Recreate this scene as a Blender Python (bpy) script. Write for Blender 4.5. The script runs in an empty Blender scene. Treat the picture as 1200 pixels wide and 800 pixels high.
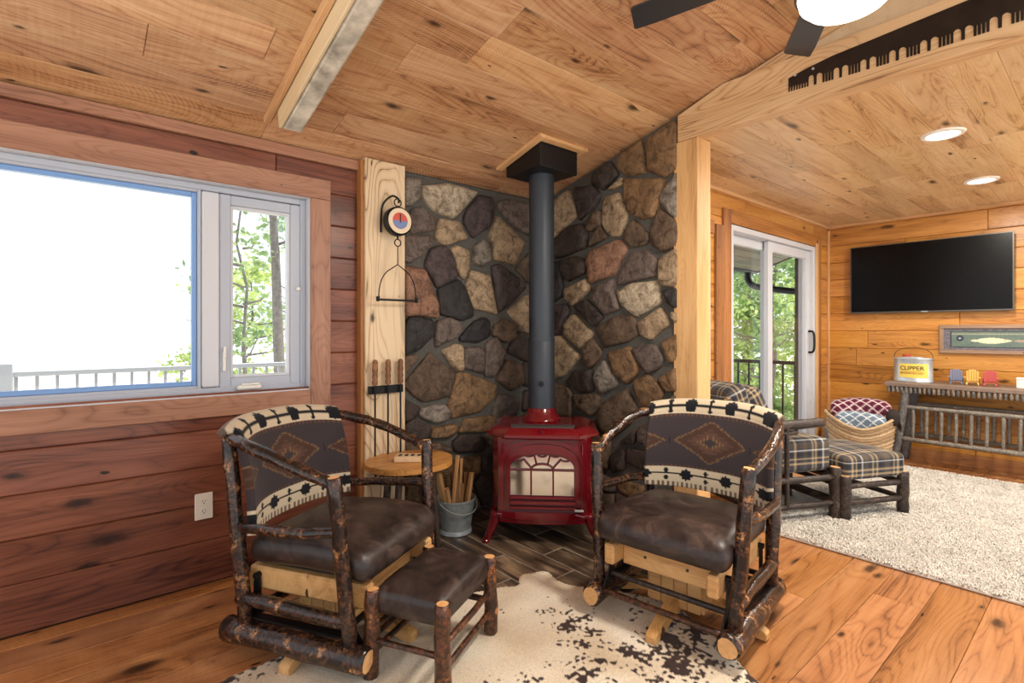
import bpy, bmesh, math, random
from mathutils import Vector, Matrix, noise
random.seed(7)
R = random.Random(11)
scene = bpy.context.scene
col = scene.collection
# ------------------------------------------------------------------ camera
CAM_H, FPX, YAW, HORIZON = 1.21, 609.0, 49.56, 388.0
cam_d = bpy.data.cameras.new('camera'); cam = bpy.data.objects.new('camera', cam_d); col.objects.link(cam)
cam_d.sensor_width = 36.0; cam_d.lens = FPX / 1200 * 36.0
cam_d.shift_y = -(400 - HORIZON) / 1200.0
cam_d.clip_start = 0.02
cam.location = (0, 0, CAM_H)
cam.rotation_euler = (math.pi / 2, 0, math.radians(YAW - 90))
scene.camera = cam
# ------------------------------------------------------------------ world and exposure
world = bpy.data.worlds.new('sky'); scene.world = world; world.use_nodes = True
bg = world.node_tree.nodes['Background']
bg.inputs[0].default_value = (0.90, 0.95, 1.0, 1); bg.inputs[1].default_value = 1.35
scene.view_settings.view_transform = 'Standard'; scene.view_settings.look = 'None'
scene.view_settings.exposure = 0.0; scene.view_settings.gamma = 1.0
scene.view_settings.use_curve_mapping = False
sun_d = bpy.data.lights.new('sun', 'SUN'); sun_d.energy = 6.0; sun_d.angle = 0.01; sun_d.color = (1, 0.95, 0.86)
sun = bpy.data.objects.new('sun', sun_d); col.objects.link(sun); sun.rotation_euler = Vector((-0.35, 0.15, -0.92)).to_track_quat('-Z', 'Y').to_euler()
DOWNLIGHT_W, FAN_W = 26.0, 34.0
# ------------------------------------------------------------------ colour helpers
def lin(c):
    c /= 255.0
    return c / 12.92 if c <= 0.04045 else ((c + 0.055) / 1.055) ** 2.4
def S(r, g, b): return (lin(r), lin(g), lin(b), 1.0)
class NT:
    def __init__(s, name):
        s.m = bpy.data.materials.new(name); s.m.use_nodes = True
        s.t = s.m.node_tree; s.b = s.t.nodes['Principled BSDF']; s.out = s.t.nodes['Material Output']
    def n(s, typ, **kw):
        nd = s.t.nodes.new(typ)
        for k, v in kw.items():
            if k[0] == 'i' and k[1:].isdigit(): nd.inputs[int(k[1:])].default_value = v
            else: setattr(nd, k, v)
        return nd
    def l(s, a, b): s.t.links.new(a, b)
    def math(s, op, a, b=None, c=None):
        nd = s.n('ShaderNodeMath', operation=op)
        for i, x in enumerate((a, b, c)):
            if x is None: continue
            if isinstance(x, (int, float)): nd.inputs[i].default_value = x
            else: s.l(x, nd.inputs[i])
        return nd.outputs[0]
    def ramp(s, fac, stops, interp='LINEAR'):
        nd = s.n('ShaderNodeValToRGB'); cr = nd.color_ramp; cr.interpolation = interp
        while len(cr.elements) < len(stops): cr.elements.new(0.5)
        for e, (p, c) in zip(cr.elements, stops): e.position = p; e.color = c
        s.l(fac, nd.inputs[0]); return nd.outputs[0]
    def mix(s, fac, a, b, typ='MIX'):
        nd = s.n('ShaderNodeMix', data_type='RGBA', blend_type=typ)
        for i, x in ((0, fac), (6, a), (7, b)):
            if isinstance(x, (int, float, tuple)): nd.inputs[i].default_value = x
            else: s.l(x, nd.inputs[i])
        return nd.outputs[2]
    def bump(s, h, strength, dist=0.01):
        nd = s.n('ShaderNodeBump'); nd.inputs['Strength'].default_value = strength; nd.inputs['Distance'].default_value = dist
        s.l(h, nd.inputs['Height']); s.l(nd.outputs[0], s.b.inputs['Normal'])
    def coords(s, scale, rnd=True):
        tc = s.n('ShaderNodeTexCoord'); src = tc.outputs['Object']
        if rnd:
            oi = s.n('ShaderNodeObjectInfo'); v = s.n('ShaderNodeVectorMath', operation='ADD')
            k = s.math('MULTIPLY', oi.outputs['Random'], 53.0)
            cx = s.n('ShaderNodeCombineXYZ'); s.l(k, cx.inputs[0]); s.l(k, cx.inputs[1]); s.l(k, cx.inputs[2])
            s.l(src, v.inputs[0]); s.l(cx.outputs[0], v.inputs[1]); src = v.outputs[0]; s.oi = oi
        mp = s.n('ShaderNodeMapping'); mp.inputs['Scale'].default_value = scale
        s.l(src, mp.inputs['Vector']); s.src = src
        return mp.outputs[0]
    def scaled(s, scale):
        mp = s.n('ShaderNodeMapping'); mp.inputs['Scale'].default_value = scale; s.l(s.src, mp.inputs['Vector']); return mp.outputs[0]
    def noise(s, vec, scale, detail=4, rough=0.55, dist=0.0):
        nd = s.n('ShaderNodeTexNoise'); nd.inputs['Scale'].default_value = scale; nd.inputs['Detail'].default_value = detail
        nd.inputs['Roughness'].default_value = rough; nd.inputs['Distortion'].default_value = dist
        s.l(vec, nd.inputs['Vector']); return nd.outputs[0]
def plain(name, c, rough=0.5, metal=0.0, spec=0.5, emit=0.0, bump=0.0, bscale=60.0, var=0.0):
    k = NT(name); b = k.b
    b.inputs['Base Color'].default_value = c; b.inputs['Roughness'].default_value = rough; b.inputs['Metallic'].default_value = metal
    b.inputs['Specular IOR Level'].default_value = spec
    if emit: b.inputs['Emission Color'].default_value = c; b.inputs['Emission Strength'].default_value = emit
    if bump or var:
        f = k.noise(k.coords((1, 1, 1)), bscale, 5)
        if bump: k.bump(f, bump)
        if var:
            lo = tuple(x * (1 - var) for x in c[:3]) + (1,); hi = tuple(min(1, x * (1 + var)) for x in c[:3]) + (1,)
            k.l(k.ramp(f, [(0.3, lo), (0.7, hi)]), b.inputs['Base Color'])
    return k.m
def wood(name, light, mid, dark, knots=0.5, rough=0.45, rnd=0.35, rings=0.5, saw=0.0, across=1.0, spec=0.4, streak=0.35, kerf=0.0):
    k = NT(name); b = k.b
    v = k.coords((0.9, 9 * across, 9 * across))
    n1 = k.noise(v, 1.0, 5, 0.55, 0.6)
    nr = k.noise(k.scaled((0.8, 5.5 * across, 5.5 * across)), 1.0, 1.5, 0.45, 0.9)
    rg = k.math('POWER', k.math('ABSOLUTE', k.math('SINE', k.math('MULTIPLY', nr, 62.0))), 0.5)
    fine = k.noise(k.scaled((3.5, 120 * across, 120 * across)), 1.0, 4, 0.6)
    broad = k.noise(k.scaled((0.8, 2.6, 2.6)), 1.0, 3, 0.5)
    f = k.math('ADD', k.math('MULTIPLY', n1, 0.55), k.math('MULTIPLY', fine, 0.30))
    f = k.math('ADD', f, k.math('MULTIPLY', k.math('SUBTRACT', rg, 0.35), 0.22 * rings))
    f = k.math('ADD', f, k.math('MULTIPLY', broad, 0.35))
    if saw:
        sw = k.noise(k.scaled((75, 4, 4)), 1.0, 2, 0.5, 0.3)
        f = k.math('ADD', f, k.math('MULTIPLY', k.math('SUBTRACT', sw, 0.5), saw))
    if kerf:   # arcs left by the mill saw
        sp = k.n('ShaderNodeSeparateXYZ'); k.l(k.src, sp.inputs[0]); tco = k.n('ShaderNodeTexCoord'); sq = k.n('ShaderNodeSeparateXYZ'); k.l(tco.outputs['Object'], sq.inputs[0])
        y2 = k.math('MULTIPLY', k.math('MULTIPLY', sq.outputs[1], sq.outputs[1]), 4.0)
        ph = k.math('SUBTRACT', k.oi.outputs['Random'], 0.5)
        t1 = k.math('ADD', k.math('ADD', sp.outputs[0], y2), k.math('MULTIPLY', k.math('MULTIPLY', sq.outputs[1], ph), 3.5))
        t1 = k.math('ADD', t1, k.math('MULTIPLY', n1, 0.02))
        wv = k.math('SINE', k.math('MULTIPLY', t1, 300.0))
        msk = k.ramp(k.noise(k.scaled((1.3, 3, 3)), 1.0, 2), [(0.46, (0, 0, 0, 1)), (0.66, (1, 1, 1, 1))])
        f = k.math('ADD', f, k.math('MULTIPLY', k.math('MULTIPLY', wv, msk), kerf))
    c = k.ramp(f, [(0.46, dark), (0.62, mid), (0.84, light)])
    # dark mineral streaks along the grain
    stk = k.noise(k.scaled((0.55, 11 * across, 11 * across)), 1.0, 4, 0.6, 1.0)
    c = k.mix(k.ramp(stk, [(0.60, (0, 0, 0, 1)), (0.74, (.75 * streak, .75 * streak, .75 * streak, 1))]), c, tuple(x * 0.5 for x in dark[:3]) + (1,))
    # knots: dark spots with a soft burnt halo
    vo = k.n('ShaderNodeTexVoronoi', voronoi_dimensions='2D'); vo.inputs['Scale'].default_value = 1.0; vo.inputs['Randomness'].default_value = 1.0
    wob = k.noise(k.scaled((9, 14, 14)), 1.0, 3)
    d = k.scaled((1.9, 5.2, 5.2)); k.l(d, vo.inputs['Vector'])
    dist = k.math('ADD', vo.outputs['Distance'], k.math('MULTIPLY', k.math('SUBTRACT', wob, 0.5), 0.22))
    sx = k.n('ShaderNodeSeparateColor'); k.l(vo.outputs['Color'], sx.inputs[0])
    size = k.math('MULTIPLY', k.math('POWER', sx.outputs[0], 3.0), 0.30 * knots)
    rel = k.math('DIVIDE', dist, k.math('ADD', size, 0.004))
    c = k.mix(k.ramp(rel, [(0.0, (1, 1, 1, 1)), (0.35, (.8, .8, .8, 1)), (0.6, (.3, .3, .3, 1)), (1.0, (0, 0, 0, 1))]), c, tuple(x * 0.22 for x in dark[:3]) + (1,))
    hs = k.n('ShaderNodeHueSaturation'); k.l(c, hs.inputs['Color'])
    k.l(k.math('MULTIPLY_ADD', k.oi.outputs['Random'], rnd, 1 - rnd / 2), hs.inputs['Value'])
    r2 = k.math('FRACT', k.math('MULTIPLY', k.oi.outputs['Random'], 17.3))
    k.l(k.math('MULTIPLY_ADD', r2, 0.004, 0.498), hs.inputs['Hue'])
    k.l(k.math('MULTIPLY_ADD', r2, 0.06, 0.97), hs.inputs['Saturation'])
    k.l(hs.outputs[0], b.inputs['Base Color'])
    b.inputs['Roughness'].default_value = rough; b.inputs['Specular IOR Level'].default_value = spec
    k.bump(f, 0.12, 0.004)
    return k.m
def bark(name, c0, c1, c2, rough=0.38, sc=1.0, spec=0.5):
    k = NT(name); v = k.coords((1, 1, 1))
    a = k.noise(v, 16 * sc, 4, 0.6, 0.5); g = k.noise(v, 70 * sc, 5, 0.65)
    c = k.ramp(a, [(0.40, c0), (0.50, c1), (0.58, c1), (0.68, c2)])
    c = k.mix(k.ramp(g, [(0.40, (1, 1, 1, 1)), (0.62, (0, 0, 0, 1))]), c, tuple(x * 0.55 for x in c0[:3]) + (1,))
    vo = k.n('ShaderNodeTexVoronoi'); vo.inputs['Scale'].default_value = 6 * sc; k.l(v, vo.inputs['Vector'])
    c = k.mix(k.ramp(vo.outputs['Distance'], [(0.0, (.9, .9, .9, 1)), (0.06, (.9, .9, .9, 1)), (0.10, (0, 0, 0, 1))]), c, c2)
    k.l(c, k.b.inputs['Base Color']); k.b.inputs['Roughness'].default_value = rough; k.b.inputs['Specular IOR Level'].default_value = spec
    k.bump(g, 0.3, 0.004); return k.m
def vcol(name, rough=0.85, bump=0.0, bscale=300.0, spec=0.2, sheen=0.0):
    k = NT(name); a = k.n('ShaderNodeAttribute', attribute_name='Col')
    f = k.noise(k.coords((1, 1, 1)), bscale, 3)
    c = k.mix(0.35, a.outputs['Color'], k.mix(1.0, a.outputs['Color'], k.ramp(f, [(0.3, (.45, .45, .45, 1)), (0.7, (1.5, 1.5, 1.5, 1))]), 'MULTIPLY'))
    k.l(c, k.b.inputs['Base Color']); k.b.inputs['Roughness'].default_value = rough; k.b.inputs['Specular IOR Level'].default_value = spec
    if sheen: k.b.inputs['Sheen Weight'].default_value = sheen
    if bump: k.bump(f, bump, 0.003)
    return k.m
# ------------------------------------------------------------------ materials
M = {}
M['ceil'] = wood('ceiling_oak', S(220, 182, 140), S(192, 143, 102), S(128, 86, 58), 0.8, 0.40, 0.26, 0.8, 0.14, kerf=0.06)
M['ceil2'] = wood('ceiling_oak_pale', S(230, 202, 160), S(210, 172, 126), S(152, 110, 74), 0.7, 0.34, 0.20, 0.6, 0.10, kerf=0.02)
M['floor'] = wood('floor_oak', S(200, 144, 94), S(174, 117, 70), S(116, 72, 40), 1.0, 0.28, 0.26, 0.7, 0.10, streak=0.4, kerf=0.03)
M['wall'] = wood('wall_pine_red', S(150, 94, 70), S(118, 69, 50), S(70, 36, 29), 0.8, 0.28, 0.34, 0.5, streak=0.7)
M['pine'] = wood('wall_pine_amber', S(220, 162, 86), S(194, 132, 62), S(132, 80, 34), 0.9, 0.32, 0.24, 0.5, streak=0.5)
M['trim'] = wood('trim_walnut', S(184, 138, 112), S(160, 114, 90), S(122, 84, 66), 0.0, 0.45, 0.14, 0.7, streak=0.2)
M['trim_amber'] = wood('trim_amber', S(190, 132, 78), S(160, 106, 60), S(118, 74, 40), 0.2, 0.45, 0.2, 0.4)
M['beam'] = wood('beam_oak', S(226, 192, 146), S(204, 162, 114), S(136, 96, 60), 0.8, 0.45, 0.1, 1.2, streak=0.5)
M['post'] = wood('post_pine', S(234, 196, 142), S(216, 170, 114), S(176, 128, 80), 0.3, 0.45, 0.08, 0.25)
M['slab'] = wood('wormy_board', S(230, 204, 166), S(212, 182, 142), S(120, 90, 62), 0.7, 0.5, 0.05, 1.6, 0.0, 0.6, streak=0.9)
M['cream'] = wood('cream_board', S(232, 214, 180), S(222, 200, 162), S(204, 176, 136), 0.1, 0.5, 0.1, 0.2)
M['strip'] = wood('pale_strip', S(232, 192, 144), S(214, 168, 118), S(180, 130, 84), 0.2, 0.5, 0.1, 0.3)
M['lightwood'] = wood('pale_pine', S(224, 182, 124), S(204, 156, 98), S(168, 118, 68), 0.25, 0.42, 0.15, 0.5, 0, 1.6)
M['tabletop'] = wood('honey_slab', S(206, 152, 92), S(178, 122, 66), S(112, 70, 38), 0.2, 0.35, 0.1, 1.0, 0, 1.2)
M['greybeam'] = plain('weathered_wood', S(190, 184, 170), 0.85, bump=0.6, bscale=11, var=0.5)
M['greywood'] = wood('grey_brown_top', S(150, 130, 116), S(120, 100, 88), S(84, 68, 60), 0.2, 0.5, 0.1, 0.3)
M['framewood'] = wood('barnwood_frame', S(180, 150, 124), S(152, 124, 102), S(116, 92, 78), 0.2, 0.6, 0.2, 0.3)
M['log'] = bark('hickory_bark', S(34, 26, 24), S(86, 56, 40), S(206, 146, 92), 0.2)
M['log_dark'] = bark('dark_bark', S(44, 34, 30), S(74, 58, 48), S(112, 90, 72), 0.5)
M['log_red'] = bark('red_bark', S(56, 36, 26), S(112, 66, 40), S(186, 118, 70), 0.34)
M['log_grey'] = bark('grey_bark', S(96, 92, 90), S(128, 122, 118), S(150, 144, 138), 0.6, 1.4)
M['log_greylight'] = bark('grey_bark_pale', S(126, 118, 108), S(150, 140, 128), S(172, 162, 148), 0.6, 1.4)
M['cut'] = plain('cut_wood_end', S(222, 170, 112), 0.5, var=0.15)
M['cutg'] = plain('grey_cut_end', S(168, 164, 158), 0.6, var=0.1)
k = NT('scuffed_leather'); f1 = k.noise(k.coords((1, 1, 1)), 9, 6, 0.65, 1.2); f2 = k.noise(k.src, 120, 4)
k.l(k.ramp(f1, [(0.38, S(34, 25, 23)), (0.55, S(54, 41, 37)), (0.74, S(92, 72, 62))]), k.b.inputs['Base Color'])
k.l(k.math('MULTIPLY_ADD', f1, 0.35, 0.22), k.b.inputs['Roughness']); k.bump(f2, 0.25, 0.003); M['leather'] = k.m
k = NT('field_stone'); v = k.coords((1, 1, 1)); oc = k.oi.outputs['Color']
a1 = k.noise(v, 17, 7, 0.68, 0.8); a2 = k.noise(v, 90, 5, 0.7)
c = k.mix(k.ramp(a1, [(0.36, (1, 1, 1, 1)), (0.56, (0, 0, 0, 1))]), oc, k.mix(1.0, oc, (0.36, 0.33, 0.31, 1), 'MULTIPLY'))
c = k.mix(k.ramp(a1, [(0.6, (0, 0, 0, 1)), (0.75, (.6, .6, .6, 1))]), c, k.mix(1.0, oc, (1.55, 1.45, 1.3, 1), 'MULTIPLY'))
c = k.mix(k.ramp(a2, [(0.38, (.7, .7, .7, 1)), (0.55, (0, 0, 0, 1))]), c, k.mix(1.0, c, (0.5, 0.48, 0.46, 1), 'MULTIPLY'))
k.l(c, k.b.inputs['Base Color']); k.b.inputs['Roughness'].default_value = 0.62
k.bump(k.math('ADD', k.math('MULTIPLY', a1, 1.0), k.math('MULTIPLY', a2, 0.35)), 0.75, 0.02); M['stone'] = k.m
M['mortar'] = plain('mortar', S(86, 83, 77), 0.9, bump=0.5, bscale=60, var=0.2)
k = NT('hearth_tile'); v = k.coords((1, 6, 1)); t1 = k.noise(v, 2.2, 6, 0.6, 0.8)
c = k.ramp(t1, [(0.36, S(44, 36, 30)), (0.5, S(88, 72, 58)), (0.66, S(150, 128, 102))])
hs = k.n('ShaderNodeHueSaturation'); k.l(c, hs.inputs['Color']); k.l(k.math('MULTIPLY_ADD', k.oi.outputs['Random'], 0.9, 0.55), hs.inputs['Value'])
k.l(hs.outputs[0], k.b.inputs['Base Color']); k.b.inputs['Roughness'].default_value = 0.45; M['tile'] = k.m
M['grout'] = plain('grout', S(150, 142, 128), 0.9)
k = NT('red_enamel'); k.b.inputs['Base Color'].default_value = S(104, 2, 19); k.b.inputs['Roughness'].default_value = 0.18
k.b.inputs['Coat Weight'].default_value = 0.6; k.b.inputs['Coat Roughness'].default_value = 0.08; M['enamel'] = k.m
M['red_dark'] = plain('dark_red_iron', S(92, 8, 20), 0.4)
M['stoveglass'] = plain('stove_glass', S(30, 28, 28), 0.04, 0.0, 1.0)
k = NT('stove_glass_mirror'); k.b.inputs['Base Color'].default_value = S(214, 212, 208); k.b.inputs['Metallic'].default_value = 1.0; k.b.inputs['Roughness'].default_value = 0.10; M['stoveglass'] = k.m
M['pipe'] = plain('stove_pipe_black', S(50, 56, 64), 0.42, 0.2)
M['greybar'] = plain('grey_griddle', S(72, 64, 64), 0.5)
M['black'] = plain('black_metal', S(22, 22, 24), 0.4, 0.3)
M['iron'] = plain('black_iron', S(20, 20, 22), 0.5, 0.4)
M['screen'] = plain('tv_screen', S(4, 4, 5), 0.25, 0.0, 0.2)
M['bezel'] = plain('tv_bezel', S(96, 92, 86), 0.35, 0.6)
M['vinyl'] = plain('white_vinyl', S(206, 208, 214), 0.35)
M['vinyl2'] = plain('grey_vinyl', S(178, 184, 196), 0.35)
M['skytint_vinyl'] = plain('sash_edge_sky_tint', S(120, 160, 214), 0.35)  # bluish daylight on the shaded window bead, painted into its vinyl colour
M['plate'] = plain('ivory_plate', S(232, 224, 208), 0.35)
M['slot'] = plain('outlet_slot', S(50, 46, 42), 0.5)
M['saw'] = plain('saw_steel', S(46, 38, 32), 0.45, 0.6, var=0.3, bscale=14)
M['blade'] = plain('fan_blade', S(52, 54, 58), 0.35)
M['lamp'] = plain('lamp_glass', (1, 0.95, 0.86, 1), 0.4, emit=3.2)
M['ring'] = plain('lamp_ring', S(236, 230, 220), 0.4)
M['galv'] = plain('galvanised', S(150, 158, 158), 0.4, 0.35, var=0.25, bscale=30)
M['tin'] = plain('bright_tin', S(196, 206, 212), 0.3, 0.5, var=0.08, bscale=20)
M['yellow'] = plain('yellow_label', S(242, 208, 92), 0.5)
M['ink'] = plain('label_ink', S(58, 52, 48), 0.6)
M['inkred'] = plain('label_ink_brown', S(150, 100, 50), 0.6)
M['redwood'] = plain('red_grip', S(176, 60, 44), 0.5)
M['stick'] = wood('kindling', S(206, 166, 116), S(168, 124, 80), S(104, 72, 46), 0.2, 0.7, 0.6, 0.4, 0, 2.0)
M['handle'] = wood('turned_handle', S(164, 116, 74), S(122, 80, 50), S(70, 44, 28), 0.0, 0.45, 0.2, 0.3, 0, 2.0)
M['dialface'] = plain('dial_face', S(226, 206, 176), 0.5)
M['dialred'] = plain('dial_red', S(200, 78, 60), 0.5)
M['dialblue'] = plain('dial_blue', S(110, 130, 176), 0.5)
M['blockcream'] = plain('cream_block', S(222, 190, 150), 0.5, var=0.1)
M['sw'] = vcol('southwest_fabric', 0.9, 0.2, 500, 0.15, 0.1)
M['plaid'] = vcol('plaid_fabric', 0.9, 0.2, 500, 0.15, 0.1)
M['lattice'] = vcol('lattice_blanket', 0.95, 0.3, 260, 0.1, 0.2)
M['hide'] = vcol('cowhide_hair', 0.75, 0.5, 220, 0.2, 0.2)
M['art'] = vcol('painted_panel', 0.5, 0.0, 100)
M['shag'] = plain('cream_shag', S(218, 213, 204), 0.95, 0, 0.1, var=0.12, bscale=9)
M['wicker'] = plain('wicker', S(196, 166, 128), 0.8, var=0.25, bscale=40)
M['wicker2'] = plain('wicker_dark', S(156, 124, 90), 0.8, var=0.25, bscale=40)
M['bin'] = plain('grey_bin', S(150, 148, 142), 0.5)
M['fringe'] = plain('dark_fringe', S(44, 34, 32), 0.9, var=0.3)
M['adblue'] = plain('toy_blue', S(130, 142, 172), 0.5); M['adyel'] = plain('toy_yellow', S(240, 196, 104), 0.5); M['adpink'] = plain('toy_pink', S(206, 92, 96), 0.5)
M['white'] = plain('white_card', S(238, 234, 226), 0.5)
M['deck'] = plain('deck_boards', S(176, 168, 156), 0.8, var=0.1, bscale=6)
M['ground'] = plain('pale_ground', S(246, 243, 236), 0.95)
M['grass'] = plain('dry_grass', S(150, 156, 96), 0.95, var=0.3, bscale=3)
M['trunk'] = plain('tree_bark', S(112, 106, 100), 0.9, bump=0.6, bscale=14, var=0.35)
M['soffit'] = wood('soffit_boards', S(128, 124, 96), S(106, 102, 78), S(80, 76, 58), 0.0, 0.6, 0.2, 0.3)
M['railgrey'] = plain('grey_rail', S(172, 176, 182), 0.5)
def leafmat(name, a, b_):
    k = NT(name); f = k.noise(k.coords((1, 1, 1)), 2.5, 4); k.l(k.ramp(f, [(0.35, a), (0.65, b_)]), k.b.inputs['Base Color'])
    k.b.inputs['Roughness'].default_value = 0.7
    tr = k.n('ShaderNodeBsdfTranslucent'); k.l(k.ramp(f, [(0.35, a), (0.65, b_)]), tr.inputs[0])
    mx = k.n('ShaderNodeMixShader'); mx.inputs[0].default_value = 0.45
    k.l(k.b.outputs[0], mx.inputs[1]); k.l(tr.outputs[0], mx.inputs[2]); k.l(mx.outputs[0], k.out.inputs[0]); return k.m
M['leaf1'] = leafmat('leaves_bright', S(150, 180, 96), S(214, 226, 150)); M['leaf2'] = leafmat('leaves_deep', S(104, 138, 88), S(176, 196, 130)); M['leaf3'] = leafmat('needles_blue', S(120, 150, 126), S(176, 198, 172))
k = NT('window_glass'); gl = k.n('ShaderNodeBsdfGlossy'); gl.inputs['Roughness'].default_value = 0.02; tp = k.n('ShaderNodeBsdfTransparent')
fr = k.n('ShaderNodeLayerWeight'); mx = k.n('ShaderNodeMixShader')
k.l(k.math('MULTIPLY_ADD', k.math('POWER', fr.outputs['Facing'], 4.0), 0.35, 0.02), mx.inputs[0]); k.l(tp.outputs[0], mx.inputs[1]); k.l(gl.outputs[0], mx.inputs[2]); k.l(mx.outputs[0], k.out.inputs[0]); M['glass'] = k.m
# ------------------------------------------------------------------ mesh helpers
def link(o, parent=None):
    col.objects.link(o)
    if parent is not None: o.parent = parent
    return o
def obj(name, bm, mat, parent=None, smooth=False, loc=None):
    me = bpy.data.meshes.new(name)
    bmesh.ops.recalc_face_normals(bm, faces=bm.faces[:])
    bm.to_mesh(me); bm.free()
    for m in (mat if isinstance(mat, (list, tuple)) else [mat]): me.materials.append(M[m])
    if smooth:
        for p in me.polygons: p.use_smooth = True
        if smooth == 'angle':
            try: me.set_sharp_from_angle(angle=math.radians(40))
            except Exception: pass
    o = bpy.data.objects.new(name, me); link(o, parent)
    if loc: o.location = loc
    return o
def raw(name, verts, faces, mat, parent=None, smooth=False, loc=None):
    me = bpy.data.meshes.new(name); me.from_pydata(verts, [], faces); me.update()
    for m in (mat if isinstance(mat, (list, tuple)) else [mat]): me.materials.append(M[m])
    if smooth:
        for p in me.polygons: p.use_smooth = True
    o = bpy.data.objects.new(name, me); link(o, parent)
    if loc: o.location = loc
    return o
def paint(o, fn):
    me = o.data; at = me.color_attributes.new('Col', 'FLOAT_COLOR', 'POINT')
    for i, v in enumerate(me.vertices): at.data[i].color = fn(v.co)
def root(name, label, cat, loc=(0, 0, 0), rz=0.0, group=None):
    o = bpy.data.objects.new(name, None); o.empty_display_size = 0.1; link(o)
    o.location = loc; o.rotation_euler = (0, 0, rz); o['label'] = label; o['category'] = cat
    if group: o['group'] = group
    return o
def tag(o, label, cat, group=None):
    o['label'] = label; o['category'] = cat
    if group: o['group'] = group
    return o
def struct(o, label=None):
    o['kind'] = 'structure'
    if label: o['label'] = label
    return o
def box(bm, c, s, mi=0, ch=0.0):
    x, y, z = c; a, b, d = s[0] / 2, s[1] / 2, s[2] / 2
    r = bmesh.ops.create_cube(bm, size=1.0); vs = r['verts']
    for v in vs: v.co = Vector((x + v.co.x * s[0], y + v.co.y * s[1], z + v.co.z * s[2]))
    fs = set(f for v in vs for f in v.link_faces)
    for f in fs: f.material_index = mi
    if ch:
        es = list(set(e for v in vs for e in v.link_edges))
        bmesh.ops.bevel(bm, geom=es, offset=ch, segments=1, affect='EDGES', profile=0.5)
    return vs
def mkbox(name, c, s, mat, parent=None, ch=0.0, smooth=False):
    bm = bmesh.new(); box(bm, (0, 0, 0), s, 0, ch); return obj(name, bm, mat, parent, smooth, c)
def smoothpath(pts, n=6):
    P = [Vector(p) for p in pts]; out = []
    for i in range(len(P) - 1):
        p0 = P[max(i - 1, 0)]; p1 = P[i]; p2 = P[i + 1]; p3 = P[min(i + 2, len(P) - 1)]
        for j in range(n):
            t = j / n
            out.append(0.5 * ((2 * p1) + (p2 - p0) * t + (2 * p0 - 5 * p1 + 4 * p2 - p3) * t * t + (3 * p1 - p0 - 3 * p2 + p3) * t ** 3))
    out.append(P[-1]); return out
def tube(bm, pts, rad, seg=10, mi=0, capmi=None, jit=0.0, flat=1.0, seed=0.0):
    P = [Vector(p) for p in pts]; n = len(P)
    rr = rad if isinstance(rad, (list, tuple)) else [rad] * n
    rings = []; up = None
    for i, p in enumerate(P):
        t = (P[min(i + 1, n - 1)] - P[max(i - 1, 0)]).normalized()
        if up is None:
            up = Vector((0, 0, 1)) if abs(t.z) < 0.9 else Vector((1, 0, 0))
        a = t.cross(up)
        if a.length < 1e-6: a = t.cross(Vector((0, 1, 0)))
        a.normalize(); b = a.cross(t).normalized(); up = b
        ring = []
        for j in range(seg):
            th = 2 * math.pi * j / seg; r = rr[i]
            if jit: r *= 1 + jit * noise.noise(Vector((p.x * 18 + math.cos(th) * 0.8 + seed, p.y * 18 + math.sin(th) * 0.8, p.z * 18)))
            ring.append(bm.verts.new(p + a * (math.cos(th) * r) + b * (math.sin(th) * r * flat)))
        rings.append(ring)
    for i in range(n - 1):
        for j in range(seg):
            f = bm.faces.new((rings[i][j], rings[i][(j + 1) % seg], rings[i + 1][(j + 1) % seg], rings[i + 1][j])); f.material_index = mi; f.smooth = True
    cm = mi if capmi is None else capmi
    for ring in (rings[0][::-1], rings[-1]):
        f = bm.faces.new(ring); f.material_index = cm
    return rings
def log(name, a, b, r, mat='log', parent=None, cap='cut', r2=None, n=7, jit=0.22, seg=10, bend=0.0, capmi=1):
    a = Vector(a); b = Vector(b); bm = bmesh.new(); r2 = r if r2 is None else r2
    sd = R.random() * 50; pts = []
    side = (b - a).cross(Vector((0.3, 0.2, 1))).normalized()
    for i in range(n):
        t = i / (n - 1); pts.append(a.lerp(b, t) + side * bend * math.sin(math.pi * t))
    rad = [r + (r2 - r) * i / (n - 1) for i in range(n)]
    # rounded cut ends
    d0 = (pts[1] - pts[0]).normalized(); d1 = (pts[-1] - pts[-2]).normalized()
    pts = [pts[0] - d0 * 0.0, pts[0] + d0 * r * 0.25] + pts[1:-1] + [pts[-1] - d1 * r2 * 0.25, pts[-1]]
    rad = [rad[0] * 0.78, rad[0]] + rad[1:-1] + [rad[-1], rad[-1] * 0.78]
    tube(bm, pts, rad, seg, 0, capmi, jit, seed=sd)
    for f in bm.faces:
        if len(f.verts) > 4: f.smooth = False
    me = bpy.data.meshes.new(name); bmesh.ops.recalc_face_normals(bm, faces=bm.faces[:]); bm.to_mesh(me); bm.free()
    me.materials.append(M[mat]); me.materials.append(M[cap])
    return link(bpy.data.objects.new(name, me), parent)
def rod(name, pts, r, mat, parent=None, seg=8, smoothn=0, flat=1.0):
    bm = bmesh.new(); P = smoothpath(pts, smoothn) if smoothn else pts
    tube(bm, P, r, seg, 0, None, 0, flat); return obj(name, bm, mat, parent, 'angle')
def lathe(bm, prof, seg=24, c=(0, 0, 0), mi=0, mod=None, sx=1.0, sy=1.0):
    rings = []
    for (r, z) in prof:
        ring = []
        for j in range(seg):
            th = 2 * math.pi * j / seg; q = r * (mod(th, z) if mod else 1.0)
            ring.append(bm.verts.new((c[0] + q * math.cos(th) * sx, c[1] + q * math.sin(th) * sy, c[2] + z)))
        rings.append(ring)
    for i in range(len(rings) - 1):
        for j in range(seg):
            f = bm.faces.new((rings[i][j], rings[i][(j + 1) % seg], rings[i + 1][(j + 1) % seg], rings[i + 1][j])); f.material_index = mi
    return rings
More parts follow.
